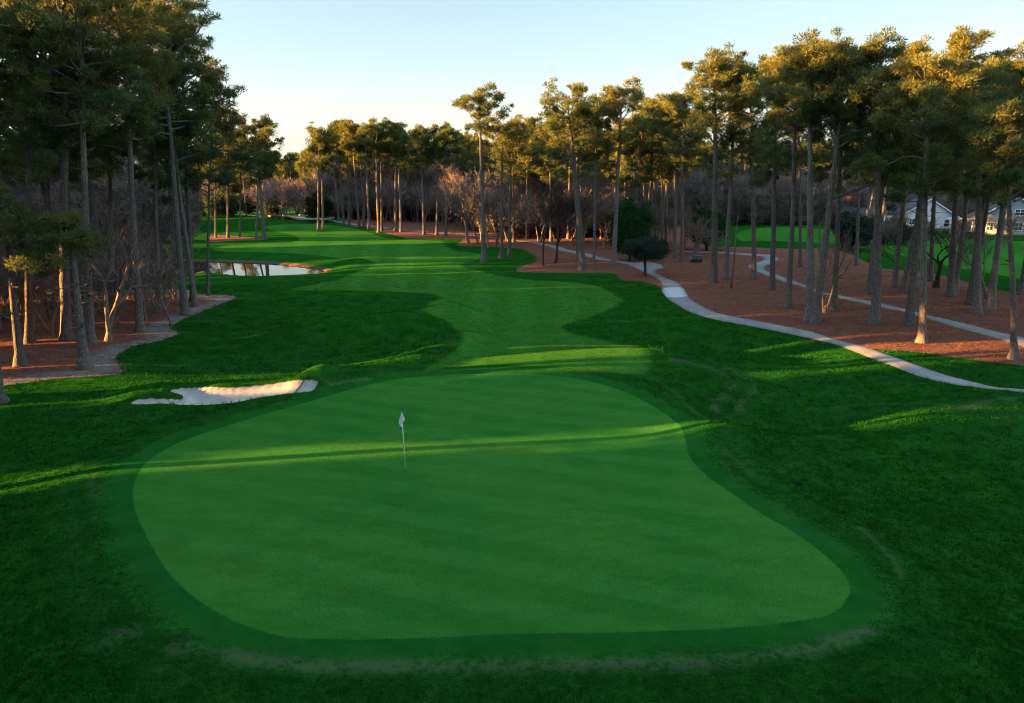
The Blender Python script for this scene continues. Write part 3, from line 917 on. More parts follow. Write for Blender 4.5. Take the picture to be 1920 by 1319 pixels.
def bare_mesh(Ht, spread, r0, rg, levels=5, splits=3, twig_w=0.012, first=0.3, up=0.35, lean=(0, 0), multi=1):
    """leafless tree: boughs that fork down to fine twigs"""
    b, tw = MB(), MB()
    ends = []

    def grow(p, d, L, rr, lev):
        n = 4 if lev < 2 else 3
        path = [p]
        for j in range(n):
            d = unit(d + rg.normal(size=3) * (0.10 if lev == 0 else 0.20) + np.array([0, 0, up * 0.12]))
            p = p + d * L / n
            path.append(p)
        path = np.array(path)
        if lev <= 2:
            b.tube(path, np.linspace(rr, rr * 0.62, n + 1), 7 if lev == 0 else 4)
        else:
            ribbons.append((path, rr))
        if lev >= levels: return
        k = splits + (1 if rg.random() < 0.4 else 0)
        for c in range(k):
            f = 1.0 if c == 0 else (0.35 + 0.6 * rg.random() if lev else 0.55 + 0.45 * rg.random())
            q = np.array([np.interp(f * n, np.arange(n + 1), path[:, a]) for a in range(3)])
            a = rg.normal(size=3)
            a = unit(a - d * np.dot(a, d))
            ang_ = 0.35 if c == 0 else 0.75
            nd = unit(d * (1 - ang_ * 0.3) + a * ang_ * (0.6 + 0.6 * rg.random()) + np.array([0, 0, up * 0.3]))
            nd[:2] *= spread
            nd = unit(nd)
            grow(q, nd, L * (0.62 + 0.22 * rg.random()) * (1.0 if lev else 0.95), max(rr * (0.62 if c == 0 else 0.45), twig_w * 0.6), lev + 1)

    ribbons = []
    for t in range(multi):
        d0 = unit(np.array([lean[0] + (rg.normal() * 0.25 if multi > 1 else 0), lean[1] + (rg.normal() * 0.25 if multi > 1 else 0), 1.0]))
        grow(np.array([rg.normal() * 0.15 if multi > 1 else 0, rg.normal() * 0.15 if multi > 1 else 0, -0.15]), d0, Ht * first, r0, 0)
    b.tube(np.array([[0, 0, -0.3], [0, 0, 0.05], [lean[0] * 0.5, lean[1] * 0.5, 0.5]]), [r0 * 1.5, r0 * 1.35, r0 * 1.0], 7)
    for path, rr in ribbons:
        wd = max(rr, twig_w * 0.5)
        s = unit(np.cross(path[-1] - path[0], rg.normal(size=3)))
        n = len(path)
        wv_ = np.linspace(wd, twig_w * 0.35, n)[:, None]
        V = np.concatenate([path - s * wv_, path + s * wv_])
        i = np.arange(n - 1)
        tw.add(V, Q=np.stack([i, i + 1, i + 1 + n, i + n], -1))
    return b, tw


def shrub_mesh(W, D, Hh, z0, rg, n=220, per=60, leaf=0.16, stems=3, shape=0.0, slim=0.55, lumpy=0.3):
    """dense leafy shrub or small tree: leaf clumps through an uneven egg, on short stems"""
    tb, lf = MB(), MB()
    C = unit(rg.normal(size=(n, 3))) * (rg.random((n, 1)) ** 0.4)
    C[:, 2] = C[:, 2] * 0.5 + 0.5
    if shape: C[:, :2] *= (1 - shape * C[:, 2:3])
    lump = 1 + lumpy * np.sin(C[:, 0] * 5 + 1 + z0) * np.cos(C[:, 1] * 4 + C[:, 2] * 6 + W) + lumpy * 0.4 * rg.normal(size=n)
    C = C * np.array([W / 2, D / 2, Hh]) * lump[:, None] + np.array([0, 0, z0])
    tufts(lf, C, 0.075 * (W + Hh) * (0.6 + 0.8 * rg.random(n)), per, leaf, leaf * slim, rg, 0.8)
    for i in range(stems):
        a = rg.random() * 6.28
        e = np.array([math.cos(a) * W * 0.18, math.sin(a) * D * 0.18, z0 + Hh * 0.6])
        tb.tube(np.array([[0.1 * math.cos(a), 0.1 * math.sin(a), -0.2], e * [0.25, 0.25, 0.4], e * [0.6, 0.6, 0.75], e]), [0.13, 0.10, 0.08, 0.03], 6)
    return tb, lf


def make_tree(name, loc, meshes, mats, label, cat, group=None, rz=0.0, parts=('trunk', 'crown')):
    e = empty(name, loc, rz)
    tag(e, label, cat, group)
    for b, mt, pn in zip(meshes, mats, parts):
        if b.n: b.build(pn, mt, e, smooth=(pn in ('trunk',)))
    return e


def copy_tree(src, loc, rz, sc, label=None, group=None):
    e = src.copy()
    link(e)
    e.location = loc
    e.rotation_euler = (0, 0, rz)
    e.scale = sc if not np.isscalar(sc) else (sc, sc, sc)
    if label: e['label'] = label
    if group: e['group'] = group
    for ch in src.children:
        c = ch.copy()
        link(c)
        c.parent = e
        c.matrix_parent_inverse = Matrix.Identity(4)
    return e


USED = []      # (x, y) of trunks, so that filling keeps clear of them


def hero(u, v, ut, vt, vcb, half, label, shape='umb', seed=0, r=None, dens=1.0, fine=None, bias=None, fork=None, stubs=6, limbs=None, group=None):
    """a pine from its traced base (u, v), tip (ut, vt), crown base height and half width in the picture"""
    x, y, z = spot(u, v)
    xt, zt = at_depth(ut, vt, y)
    _, zc = at_depth(ut, vcb, y)
    sc = y / (F * CP)
    Ht = zt - z
    dist = math.hypot(x, y)
    if fine is None: fine = float(np.clip(48.0 / dist, 0.22, 1.0))
    rg = np.random.default_rng(1000 + int(u * 7 + v) + seed)
    if u < 432: dens *= 0.72
    fk = [(zf - z, dx, dy, dz, rr) for zf, dx, dy, dz, rr in fork] if fork else None
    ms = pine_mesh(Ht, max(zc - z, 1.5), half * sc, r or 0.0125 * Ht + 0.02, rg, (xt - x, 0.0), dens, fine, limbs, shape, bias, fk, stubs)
    USED.append((x, y))
    return make_tree('pine_tree', (x, y, z), ms, (M_BARK, M_NEEDLE), label, 'tree', group)


def bare(u, v, ut, vt, half, label, seed=0, r=0.16, levels=5, first=0.3, mat=None, multi=1, splits=3, tw=None, up=0.35, name='bare_tree', group=None):
    x, y, z = spot(u, v)
    xt, zt = at_depth(ut, vt, y)
    Ht = zt - z
    sc = y / (F * CP)
    rg = np.random.default_rng(2000 + int(u * 3 + v) + seed)
    b, t = bare_mesh(1.0 * Ht, 1.0, r, rg, levels, splits, tw or max(0.012, 0.00030 * y), first, up, ((xt - x) / Ht, 0), multi)
    V = np.concatenate([np.concatenate(b.v), np.concatenate(t.v)])
    # fit the grown tree to the traced height and half width
    kz = Ht / max(V[:, 2].max(), 0.1)
    hw = np.percentile(np.abs(V[:, 0] - V[:, 2] * (xt - x) / Ht), 99)
    kx = half * sc / max(hw, 0.1)
    for m_ in (b, t):
        m_.v = [(q * np.array([kx, kx, kz], np.float32)) if True else q for q in m_.v]
    # keep the trunk's thickness near what was asked
    USED.append((x, y))
    mt = mat or M_TWIG
    return make_tree(name, (x, y, z), (b, t), (mt, mt), label, 'tree', group, 0, ('trunk', 'crown'))


# ---- left wood, traced tree by tree
hero(-6, 756, -70, -260, 60, 150, 'pine at the left border of the picture, its base on the grey sandy edge', r=0.34)
hero(40, 686, 8, 405, 500, 120, 'short dark pine with drooping low boughs, left of the crooked bare-limbed pine', 'full', r=0.26, dens=1.5, stubs=10)
hero(160, 691, 130, 425, 520, 95, 'short crooked pine with dead bare limbs on its fairway side, above the sandy edge', 'full', r=0.30, dens=1.3, bias=(-1, 0.2), stubs=16)
hero(127, 637, 112, -55, 300, 150, 'tallest thick pine of the left wood, its straight trunk rising through the dark boughs', r=0.33, dens=1.15,
     fork=[(13.2, 3.6, 0.5, 1.2, 0.13), (15.0, -3.2, 0.3, 1.4, 0.12)])
hero(172, 645, 150, -40, 260, 130, 'pine directly behind the crooked bare-limbed pine', r=0.27)
hero(57, 643, 60, 40, 330, 110, 'slim pine directly behind the short dark drooping pine', r=0.24)
hero(264, 621, 232, -30, 290, 120, 'pine with a sunlit strip on its trunk, on pine straw beside the sandy notch', r=0.27)
hero(300, 582, 280, 0, 310, 100, 'thin pine between the strip-lit pine and the tall leaning pine', r=0.2)
hero(347, 591, 296, 5, 270, 125, 'tall pine leaning left out of the sandy tip of the left straw bed', r=0.27, fork=[(11.2, 3.6, 0, 1.5, 0.09)])
hero(363, 565, 338, 50, 330, 95, 'pine behind the left-leaning pine, dark crown over the water', r=0.24)
hero(391, 554, 392, 140, 395, 72, 'thin dark pine at the very tip of the left straw bed, before the pond', 'full', r=0.14, dens=1.2)
hero(16, 600, -5, 30, 300, 120, 'pine deep in the left wood at the picture border', r=0.25)
hero(100, 580, 78, 20, 320, 100, 'pine behind the tallest thick pine of the left wood', r=0.22)
hero(215, 575, 195, 15, 320, 95, 'slim pine deep in the left wood, between the crooked pine and the strip-lit pine', r=0.2)
hero(-70, 690, -150, -200, 150, 150, 'pine just outside the left border of the picture', r=0.3)
hero(428, 446, 430, 205, 350, 46, 'pine beyond the pond with a dark crown, left of the pale-trunked pine', r=0.25, dens=1.2)
hero(496, 448, 478, 238, 335, 52, 'pale straight-trunked pine alone beyond the pond, at the end of the straw strip', r=0.36, dens=1.3, bias=(1, 0))
hero(481, 447, 487, 262, 345, 40, 'thinner pine close beside the pale straight-trunked pine beyond the pond', r=0.2)
hero(450, 445, 455, 245, 330, 40, 'slim pine between the dark-crowned pine and the pale-trunked pine beyond the pond', r=0.16)
hero(405, 446, 402, 215, 360, 45, 'slim pine beyond the pond, behind the thin dark pine', r=0.17)
for i, (u, v, ut, vt, hw, lb) in enumerate((
        (205, 640, 240, 330, 115, 'grey leafless tree with tangled drooping limbs, right of the crooked pine'),
        (290, 588, 300, 350, 75, 'grey leafless tree behind the strip-lit pine'),
        (95, 600, 80, 300, 110, 'grey leafless tree behind the tallest thick pine'),
        (20, 590, 40, 300, 90, 'grey leafless tree at the left border of the wood'),
        (240, 560, 245, 300, 90, 'leafless tree deep in the left wood before the water'),
        (150, 565, 165, 320, 90, 'leafless tree deep in the left wood behind the crooked pine'),
        (330, 560, 325, 380, 50, 'small leafless tree behind the left-leaning pine'))):
    bare(u, v, ut, vt, hw, lb, i, r=0.19 if i == 0 else 0.15, multi=2, levels=5, up=0.15)

# ---- far row across the fairway
far_row = [(597, 434, 597, 248, 315, 34, 'golden-topped pine behind the round dark cedar'), (606, 433, 603, 262, 325, 24, 'thin twin of the golden-topped pine behind the cedar'),
           (645, 424, 632, 236, 300, 34, 'leftmost slim straight pine of the far row'), (655, 425, 650, 232, 300, 28, 'second slim pine of the far row, beside the leftmost'),
           (673, 427, 660, 238, 300, 32, 'left-leaning slim pine of the far row'), (683, 427, 684, 248, 305, 24, 'thin upright pine of the far row, right of the left-leaning one'),
           (692, 431, 684, 244, 300, 28, 'slim pine close left of the pair standing on the straw edge'), (710, 436, 703, 234, 295, 32, 'front pine of the pair standing on the straw edge of the far row'),
           (716, 434, 714, 250, 300, 22, 'thin back pine of the pair standing on the straw edge of the far row'), (742, 434, 742, 240, 305, 32, 'left pine of the middle pair in the far row'),
           (752, 435, 746, 250, 305, 24, 'right pine of the middle pair in the far row'), (795, 441, 789, 248, 320, 30, 'slim pine of the far row, left of the pink-lit bare tree'),
           (819, 441, 822, 240, 310, 30, 'pine of the far row just left of the pink-lit bare tree'), (836, 443, 840, 246, 315, 28, 'thin pine of the far row behind the pink-lit bare tree')]
for a in far_row:
    hero(*a, r=0.26, dens=1.5, stubs=4)
hero(907, 491, 905, 188, 255, 66, 'lone tall sparse pine standing on the fairway grass, flat tuft at its top', 'tuft', r=0.33, dens=1.0, limbs=22, fork=[(12.6, 2.2, 0, 1.3, 0.08)])
hero(940, 484, 946, 236, 310, 44, 'slim pine on grass just right of the lone tall sparse pine', r=0.26)
hero(955, 479, 958, 240, 300, 48, 'slim sunlit pine, second right of the lone tall sparse pine', r=0.24)
bare(878, 456, 868, 300, 55, 'pink-lit leafless tree with a wide spreading crown before the far wood', 1, r=0.26, first=0.36, splits=4)
bare(1018, 498, 1000, 305, 62, 'left one of two dark leafless trees on the straw point', 2, r=0.22, mat=M_DARKBARK, first=0.34, splits=4)
bare(1042, 494, 1045, 312, 66, 'right one of two dark leafless trees on the straw point', 3, r=0.2, mat=M_DARKBARK, first=0.34, splits=4)
hero(1092, 506, 1066, 184, 300, 84, 'big leaning pine with a golden umbrella crown, right of the dark leafless pair', r=0.42, dens=1.35,
     fork=[(11.0, -3.6, 0, 3.6, 0.16), (11.4, 2.0, 0, 3.6, 0.14)])
hero(1083, 490, 1086, 222, 310, 50, 'straight slim pine just behind the big leaning pine', r=0.24)
hero(1113, 498, 1120, 205, 305, 56, 'thin dark pine between the big leaning pine and the holly', r=0.19)
hero(1150, 498, 1168, 172, 285, 62, 'pine rising behind the broad green holly', r=0.33, dens=1.15)
hero(1228, 458, 1228, 198, 290, 58, 'slim pine with a sunlit fork, right of the holly', r=0.24)
hero(1266, 484, 1262, 200, 320, 60, 'left pine of the pair near the green utility cabinet', r=0.24)
hero(1278, 491, 1282, 178, 330, 60, 'right pine of the pair near the green utility cabinet', r=0.26)
hero(1338, 531, 1342, 112, 250, 70, 'tall pine with an open golden round crown, right of the utility cabinet', r=0.36, dens=1.25,
     fork=[(13.2, 2.0, 0.2, 3.0, 0.12), (13.2, -2.0, 0, 3.0, 0.1)])
hero(1361, 524, 1378, 130, 330, 60, 'pine just right of the tall golden round-crowned pine', r=0.28)
hero(1413, 523, 1412, 120, 285, 66, 'straight pine beside the bend of the far cart path', r=0.27)
hero(1447, 544, 1452, 105, 345, 62, 'straight pine standing right of the far cart path bend', r=0.27)
hero(1477, 579, 1500, 98, 290, 78, 'pine with a sunlit lower trunk, left of the tall pair', r=0.25, dens=1.25)
hero(1517, 602, 1520, 100, 250, 88, 'left pine of the tall pair between the cart paths', r=0.3, dens=1.25)
hero(1528, 608, 1592, 108, 270, 95, 'right pine of the tall pair, its trunk forking into long bare limbs', r=0.28, dens=1.1,
     fork=[(8.6, 4.2, 0.4, 1.8, 0.12), (12.0, 3.2, 0, 2.6, 0.11), (12.0, -0.8, 0.2, 2.8, 0.11)])
hero(1563, 583, 1578, 118, 320, 70, 'pine directly behind the small pale bare tree', r=0.24)
hero(1640, 608, 1656, 90, 345, 86, 'thick straight pine between the two cart paths, right of the small pale bare tree', r=0.34, dens=1.2)
hero(1677, 539, 1720, 88, 310, 70, 'slim pine by the far grass with a gappy crown against the sky', r=0.25, dens=0.8)
hero(1703, 611, 1745, 160, 385, 90, 'right-leaning thick pine in front of the white house', r=0.31, dens=1.2)
hero(1727, 643, 1742, 120, 385, 95, 'pine with a sunlit foot beside the bare soil patch', r=0.25, dens=1.2)
hero(1780, 556, 1800, 66, 330, 70, 'highest pine of the right wood, golden tip', r=0.3, dens=1.15)
hero(1789, 552, 1852, 108, 320, 66, 'pine close behind the highest pine of the right wood', r=0.25)
hero(1830, 588, 1832, 150, 395, 92, 'thick pine past the far cart path, golden flat crown', r=0.3, dens=1.25)
hero(1817, 571, 1880, 122, 345, 74, 'pine behind the thick pine past the far cart path', r=0.26)
hero(1857, 582, 1902, 128, 375, 74, 'pine with a reddish foot past the far cart path', r=0.27)
hero(1899, 674, 1888, 225, 345, 100, 'slender pine at the right border beside the grass corner, forked low', r=0.2, dens=1.2, fork=[(8.9, 1.6, 0, 1.4, 0.07), (8.9, -1.6, 0, 1.4, 0.07)])
hero(1985, 640, 1960, 90, 340, 100, 'pine just outside the right border of the picture', r=0.3)
hero(2050, 610, 2040, 100, 340, 100, 'second pine outside the right border of the picture', r=0.3)
hero(1743, 528, 1762, 130, 360, 70, 'pine by the far grass behind the right-leaning pine', r=0.26)
hero(1605, 498, 1612, 140, 330, 60, 'slim pine behind the tall pair at the far grass', r=0.22)
hero(1500, 500, 1492, 150, 320, 60, 'pine at the far grass corner behind the sunlit-trunk pine', r=0.22)
bare(1547, 587, 1560, 380, 50, 'small pale bare tree with drooping twigs between the cart paths', 5, r=0.17, mat=M_PALE, levels=5, multi=2, up=0.3)
bare(1755, 540, 1762, 405, 52, 'small leafless tree with spread limbs in front of the white house', 6, r=0.15, mat=M_DARKBARK, levels=5)
bare(1677, 520, 1668, 410, 40, 'thin leafless tree at the straw edge by the far grass', 7, r=0.1, mat=M_DARKBARK, levels=5)
bare(1300, 480, 1305, 395, 52, 'grey leafless low tree spreading over the utility cabinet', 8, r=0.12, levels=5, multi=3)
bare(1850, 560, 1850, 420, 60, 'brown leafless tree before the grey house', 9, r=0.14, levels=5)

# a dead straight stem
x, y, z = spot(1371, 541)
tb, t2 = MB(), MB()
_, zt = at_depth(1372, 405, y)
tb.tube(np.array([[0, 0, -0.2], [0, 0, 1], [0.05, 0, (zt - z) * 0.5], [0.08, 0, zt - z]]), [0.12, 0.10, 0.085, 0.03], 7, cap=True)
for i in range(9):
    h = (zt - z) * (0.45 + 0.06 * i)
    a = i * 2.4
    t2.tube(np.array([[0.06, 0, h], [0.06 + 0.5 * math.cos(a), 0.5 * math.sin(a), h + 0.25]]), [0.02, 0.006], 3)
make_tree('dead_tree', (x, y, z), (tb, t2), (M_BARK, M_BARK), 'dead thin stem without a crown, right of the tall golden round-crowned pine', 'tree', None, 0, ('trunk', 'branches'))

# evergreens of their own shape
rg = np.random.default_rng(5)


def evergreen(u, v, vt, half, vb, mat, label, name, n, per, leaf, shape=0.0, stems=3, trunkmat=None, lumpy=0.25):
    x, y, z = spot(u, v)
    _, zt = at_depth(u, vt, y)
    _, zb = at_depth(u, vb, y)
    sc = y / (F * CP)
    USED.append((x, y))
    ms = shrub_mesh(half * 2 * sc, half * 2 * sc, (zt - zb) * 0.88, zb - z, rg, n, per, leaf, stems, shape, 0.55, lumpy)
    return make_tree(name, (x, y, z), ms, (trunkmat or M_DARKBARK, mat), label, 'tree')


evergreen(1181, 490, 374, 40, 478, M_HOLLY, 'broad dense green holly behind the dark clipped tree', 'holly_tree', 260, 90, 0.26, 0.42)
evergreen(1211, 518, 442, 41, 487, M_SHRUB, 'dark grey-green clipped small tree on a short crooked trunk beside the cart path', 'small_tree', 260, 120, 0.13, 0.2, 2, None, 0.10)
evergreen(597, 415, 366, 23, 408, M_CEDAR, 'round dark cedar at the end of the wooden cart bridge', 'cedar_tree', 170, 70, 0.5, 0.55)
evergreen(1598, 470, 400, 34, 462, M_SHRUB, 'dark dense shrub at the far grass behind the tall pair', 'shrub', 170, 60, 0.4, 0.3)
evergreen(1325, 470, 395, 38, 455, M_HOLLY, 'dark evergreen behind the utility cabinet', 'evergreen_tree', 170, 60, 0.35, 0.4)

# ---- filling: the depth of the woods
FAR = []
for i in range(7):
    rg = np.random.default_rng(300 + i)
    e = make_tree('pine_tree', (0, -400 - i * 9, 0), pine_mesh(19.0, 9.2 + 1.2 * rg.random(), 3.3 + 0.6 * rg.random(), 0.24, rg, (rg.normal() * 0.5, rg.normal() * 0.5), 0.95, 0.33, stubs=4),
                  (M_BARK, M_NEEDLE), 'pine', 'tree')
    FAR.append(e)
BARES = []
for i in range(4):
    rg = np.random.default_rng(400 + i)
    BARES.append(make_tree('bare_tree', (20, -400 - i * 9, 0), bare_mesh(9.5, 1.0, 0.12, rg, 5, 3, 0.045, 0.28, 0.4, multi=1 + i % 2), (M_TWIG, M_TWIG), 'bare', 'tree'))
BUSH = []
for i in range(3):
    rg = np.random.default_rng(500 + i)
    BUSH.append(make_tree('evergreen_shrub', (40, -400 - i * 9, 0), shrub_mesh(4.2, 4.2, 4.2, 0.3, rg, 120, 40, 0.45, 2, 0.35), (M_DARKBARK, M_WOOD), 'shrub', 'shrub'))


first_used = set()


def put(protos, x, y, sc, label, group):
    src = protos[rng.integers(len(protos))]
    z = gz(x, y)
    if src.name not in first_used:
        first_used.add(src.name)
        e = src
        e.location = (x, y, z)
        e.rotation_euler = (0, 0, rng.random() * 6.28)
        e.scale = (sc[0], sc[0], sc[1])
        e['label'] = label
        e['group'] = group
        return e
    return copy_tree(src, (x, y, z), rng.random() * 6.28, (sc[0], sc[0], sc[1]), label, group)


def free(x, y, gap):
    return all((x - a) ** 2 + (y - b_) ** 2 > gap * gap for a, b_ in USED)


def fill(protos, n, u0, u1, y0, y1, gap, s0, s1, label, group, ok=None, lim=4000):
    k = 0
    for _ in range(lim):
        if k >= n: break
        y = y0 + (y1 - y0) * rng.random()
        u = u0 + (u1 - u0) * rng.random()
        x = (u - 960) / F * y * 1.02
        if not free(x, y, gap): continue
        if ok and not ok(x, y): continue
        USED.append((x, y))
        s = s0 + (s1 - s0) * rng.random()
        put(protos, x, y, (s * (0.9 + 0.25 * rng.random()), s), label, group)
        k += 1


def dry(x, y):
    _, d = ground(np.array([x]), np.array([y]))
    return d['d_fair'][0] < -1.5 and d['d_path'][0] < -1.2 and d['d_pond'][0] < -2 and d['d_green'][0] < -3


def q_of(x, y):
    return -x * math.sin(SUN_AZ) + y * math.cos(SUN_AZ)


# the sun reaches the grass along these lanes, so no low growth stands in them
LANES = [(24.1, 25.0), (34.2, 39.3), (40.6, 42.3), (47.3, 50.2), (53.9, 54.6), (64.8, 67.4), (70.6, 71.6), (74.6, 75.6), (78.4, 79.4), (82.0, 88.4), (91.0, 95.0), (113.5, 121), (127, 138)]


def shade(x, y, rr):
    q = q_of(x, y)
    return all(q + rr < a or q - rr > b_ for a, b_ in LANES)


fill(FAR, 34, 640, 905, 152, 215, 3.2, 0.92, 1.12, 'pine deep in the far wood behind the row of slim straight pines', 'pines of the far wood', dry)
fill(FAR, 26, 900, 1160, 112, 190, 3.2, 0.85, 1.05, 'pine in the wood behind the dark leafless pair and the big leaning pine', 'pines behind the straw point', dry)
fill(FAR, 36, 1160, 1480, 98, 190, 3.4, 0.9, 1.1, 'pine in the dark wood behind the holly and the utility cabinet', 'pines behind the holly', lambda x, y: dry(x, y) and not (x > 26 and y > 96))
fill(FAR, 14, 470, 640, 195, 290, 4.0, 0.75, 1.0, 'pine in the gap of the wood beyond the wooden cart bridge', 'pines beyond the cart bridge', dry)
fill(FAR, 16, 370, 480, 218, 290, 4.0, 0.85, 1.05, 'pine beyond the far left green', 'pines beyond the far left green', dry)
fill(FAR, 22, 1480, 2050, 165, 230, 4.0, 0.75, 0.95, 'pine far behind the houses', 'pines behind the houses', dry)
fill(FAR, 7, -120, 370, 52, 74, 2.6, 0.95, 1.1, 'pine deep in the left wood near the water', 'pines deep in the left wood', dry)
fill(FAR, 10, 1620, 2100, 62, 75, 3.0, 0.9, 1.0, 'pine at the back edge of the right straw ground', 'pines at the back of the right straw ground', lambda x, y: dry(x, y) and y < 84 - 0.4 * x)
fill(BARES, 44, 640, 900, 145, 185, 2.0, 1.0, 1.5, 'grey leafless tree in the far wood behind the slim straight pines', 'leafless trees of the far wood', dry)
fill(BARES, 38, 895, 1150, 104, 150, 2.0, 1.0, 1.5, 'reddish leafless tree in the wood behind the straw point', 'leafless trees behind the straw point', dry)
fill(BARES, 26, 505, 650, 178, 235, 2.5, 1.2, 1.7, 'grey leafless tree behind the wooden cart bridge', 'leafless trees behind the cart bridge', dry)
fill(BARES, 12, 1180, 1420, 100, 140, 2.6, 0.8, 1.1, 'leafless tree in the dark wood behind the holly', 'leafless trees behind the holly', lambda x, y: dry(x, y) and not (x > 26 and y > 96))
fill(BARES, 34, -100, 325, 46, 74, 2.2, 0.7, 1.0, 'grey leafless tree deep in the left wood', 'leafless trees deep in the left wood', lambda x, y: dry(x, y) and shade(x, y, 0.6))
fill(BARES, 14, 1620, 2000, 96, 126, 2.5, 0.6, 0.9, 'brown leafless tree on the far grass in front of the houses', 'leafless trees before the houses', lambda x, y: y > 70)
fill(BARES, 22, 1560, 2050, 142, 180, 3.0, 0.8, 1.2, 'leafless tree around the houses', 'leafless trees around the houses', lambda x, y: dry(x, y) and not (70 < x < 112 and y < 152))
fill(BUSH, 14, -60, 350, 54, 74, 2.2, 0.6, 0.9, 'low dark shrub deep in the left wood near the water', 'shrubs deep in the left wood', lambda x, y: dry(x, y) and shade(x, y, 2.0))
fill(BUSH, 10, 640, 1160, 158, 190, 3.0, 0.8, 1.3, 'low dark shrub deep in the far wood', 'shrubs of the far wood', dry)
fill(BUSH, 7, 930, 1330, 118, 150, 3.0, 0.8, 1.3, 'low dark shrub behind the straw point and the holly', 'shrubs behind the straw point', lambda x, y: dry(x, y) and not (x > 24 and y > 96))
fill(BUSH, 16, 380, 640, 190, 240, 3.5, 0.8, 1.5, 'low dark shrub beyond the wooden cart bridge', 'shrubs beyond the cart bridge', dry)
fill(BUSH, 12, 1540, 2050, 142, 160, 3.5, 0.5, 0.9, 'low dark shrub in the gardens of the houses', 'shrubs by the houses', lambda x, y: not (68 < x < 114))

fill(FAR, 7, 1598, 1672, 116, 132, 2.2, 0.85, 0.95, 'pine standing left of the white house at the far grass', 'pines left of the white house')
fill(BUSH, 5, 1596, 1668, 112, 128, 1.8, 0.6, 0.9, 'low dark shrub left of the white house', 'shrubs left of the white house')
# ---- woods outside the picture: behind the pond, to the left and behind the camera. They are unseen and arranged to shade the course.
def mass(name, spots, protos, label, leafmat=None):
    T_, L_m = MB(), MB()
    for x, y, s, hs in spots:
        src = protos[rng.integers(len(protos))]
        a = rng.random() * 6.28
        rot = np.array([[math.cos(a), -math.sin(a), 0], [math.sin(a), math.cos(a), 0], [0, 0, 1]])
        z = gz(x, y)
        for mm, acc in zip(src, (T_, L_m)):
            V, T, Q, A = mm.arrays()
            acc.add((V * [s, s, hs]) @ rot.T + [x, y, z], T=T, Q=Q, A=A)
    e = empty(name, (0, 0, 0))
    tag(e, label, 'wood', kind='stuff')
    T_.build('trunks', M_BARK, e)
    L_m.build('foliage', leafmat or M_WOOD, e)
    return e


S2 = [shrub_mesh(4.4, 4.4, 9.5, 0.1, np.random.default_rng(630 + i), 90, 34, 1.1, 3, 0.15, 0.10) for i in range(3)]
P1 = [pine_mesh(19.0, 8.0, 3.6, 0.24, np.random.default_rng(600 + i), (0, 0), 0.9, 0.16, stubs=3) for i in range(3)]
S1 = [shrub_mesh(5.0, 5.0, 9.5, 0.2, np.random.default_rng(610 + i), 130, 30, 0.8, 2, 0.3) for i in range(3)]
rng = np.random.default_rng(77)
sp_p, sp_s = [], []
for i in range(250):
    # along each lane of sun, a belt left of what the camera sees
    q = -30 + 200 * rng.random()
    t = 6 + 50 * rng.random()
    y = q
    x = -max(0.80 * max(y, 0), 14) - 10 - t if y < 62 else -0.80 * y - 8 - t
    _, d = ground(np.array([x]), np.array([y]))
    if d['d_pond'][0] > -2: continue
    if (t > 18 and not shade(x, y, 1.6)) or 22 < q_of(x, y) < 26.6: continue
    sp_p.append((x, y, 1.0, 1.0 + 0.1 * rng.random()))
sp_p += [(-26.0, 24.55 / math.cos(SUN_AZ) - 26.0 * math.tan(SUN_AZ), 1.0, 1.0)]
for qa, qb, n_ in [(a_, b_, 3 if a_ < 40 else max(2, int((b_ - a_) * 1.1))) for a_, b_ in LANES[1:-2]]:
    for i in range(n_):  # pines added to shade trunks and crowns above the lit ground
        q = qa + (qb - qa) * rng.random()
        x = -max(0.80 * q, 14) - 12 - 14 * rng.random()
        sp_p.append((x, (q + x * math.sin(SUN_AZ)) / math.cos(SUN_AZ), 1.15, 1.1 + 0.1 * rng.random()))
sp_t = []  # unseen evergreens packed between the lanes to shape the shade
edges = [-30] + [q for ab in LANES for q in ab] + [175]
for qa, qb in zip(edges[::2], edges[1::2]):
    s = min(1.05, (qb - qa) / 5.3)
    for i in range(int((qb - qa) * 2.0 / s ** 1.3)):
        q = qa + 2.45 * s + (qb - qa - 4.9 * s) * rng.random()
        x = -max(0.80 * max(q, 0), 14) - 12 - 44 * rng.random()
        if rng.random() < 0.5 and q > 40: x = -max(0.80 * q, 14) - 12 - 15 * rng.random()
        y = (q + x * math.sin(SUN_AZ)) / math.cos(SUN_AZ)
        if x > -0.80 * max(y, 0) - 11 - 3 * s: x = -0.80 * max(y, 0) - 11 - 3 * s; y = (q + x * math.sin(SUN_AZ)) / math.cos(SUN_AZ)
        _, d = ground(np.array([x]), np.array([y]))
        if d['d_pond'][0] > -2: continue
        s2 = s * (0.75 + 0.25 * rng.random())
        hh = 0.7 + 0.5 * rng.random()
        sp_s.append((x, y, s2, hh))
        if i % 3 < 2: sp_t.append((x, y, s2, 1.75 + 0.45 * rng.random()))
mass('pine_wood', sp_p, P1, 'pine wood outside the picture on the left')
mass('tall_shade_wood', sp_t, S1, 'unseen tall evergreens added on the left to shade the lower crowns')
mass('low_shade_wood', sp_s, S1, 'unseen low evergreens added on the left to shade between the sun lanes')
# far-off woods that close the view
def belt(n, u0, u1, y0, y1, ok=dry, hs=(0.85, 1.1)):
    res = []
    for _ in range(n * 20):
        if len(res) >= n: break
        y = y0 + (y1 - y0) * rng.random()
        x = (u0 + (u1 - u0) * rng.random() - 960) / F * y * 1.02
        if ok(x, y): res.append((x, y, 1.0, hs[0] + (hs[1] - hs[0]) * rng.random()))
    return res


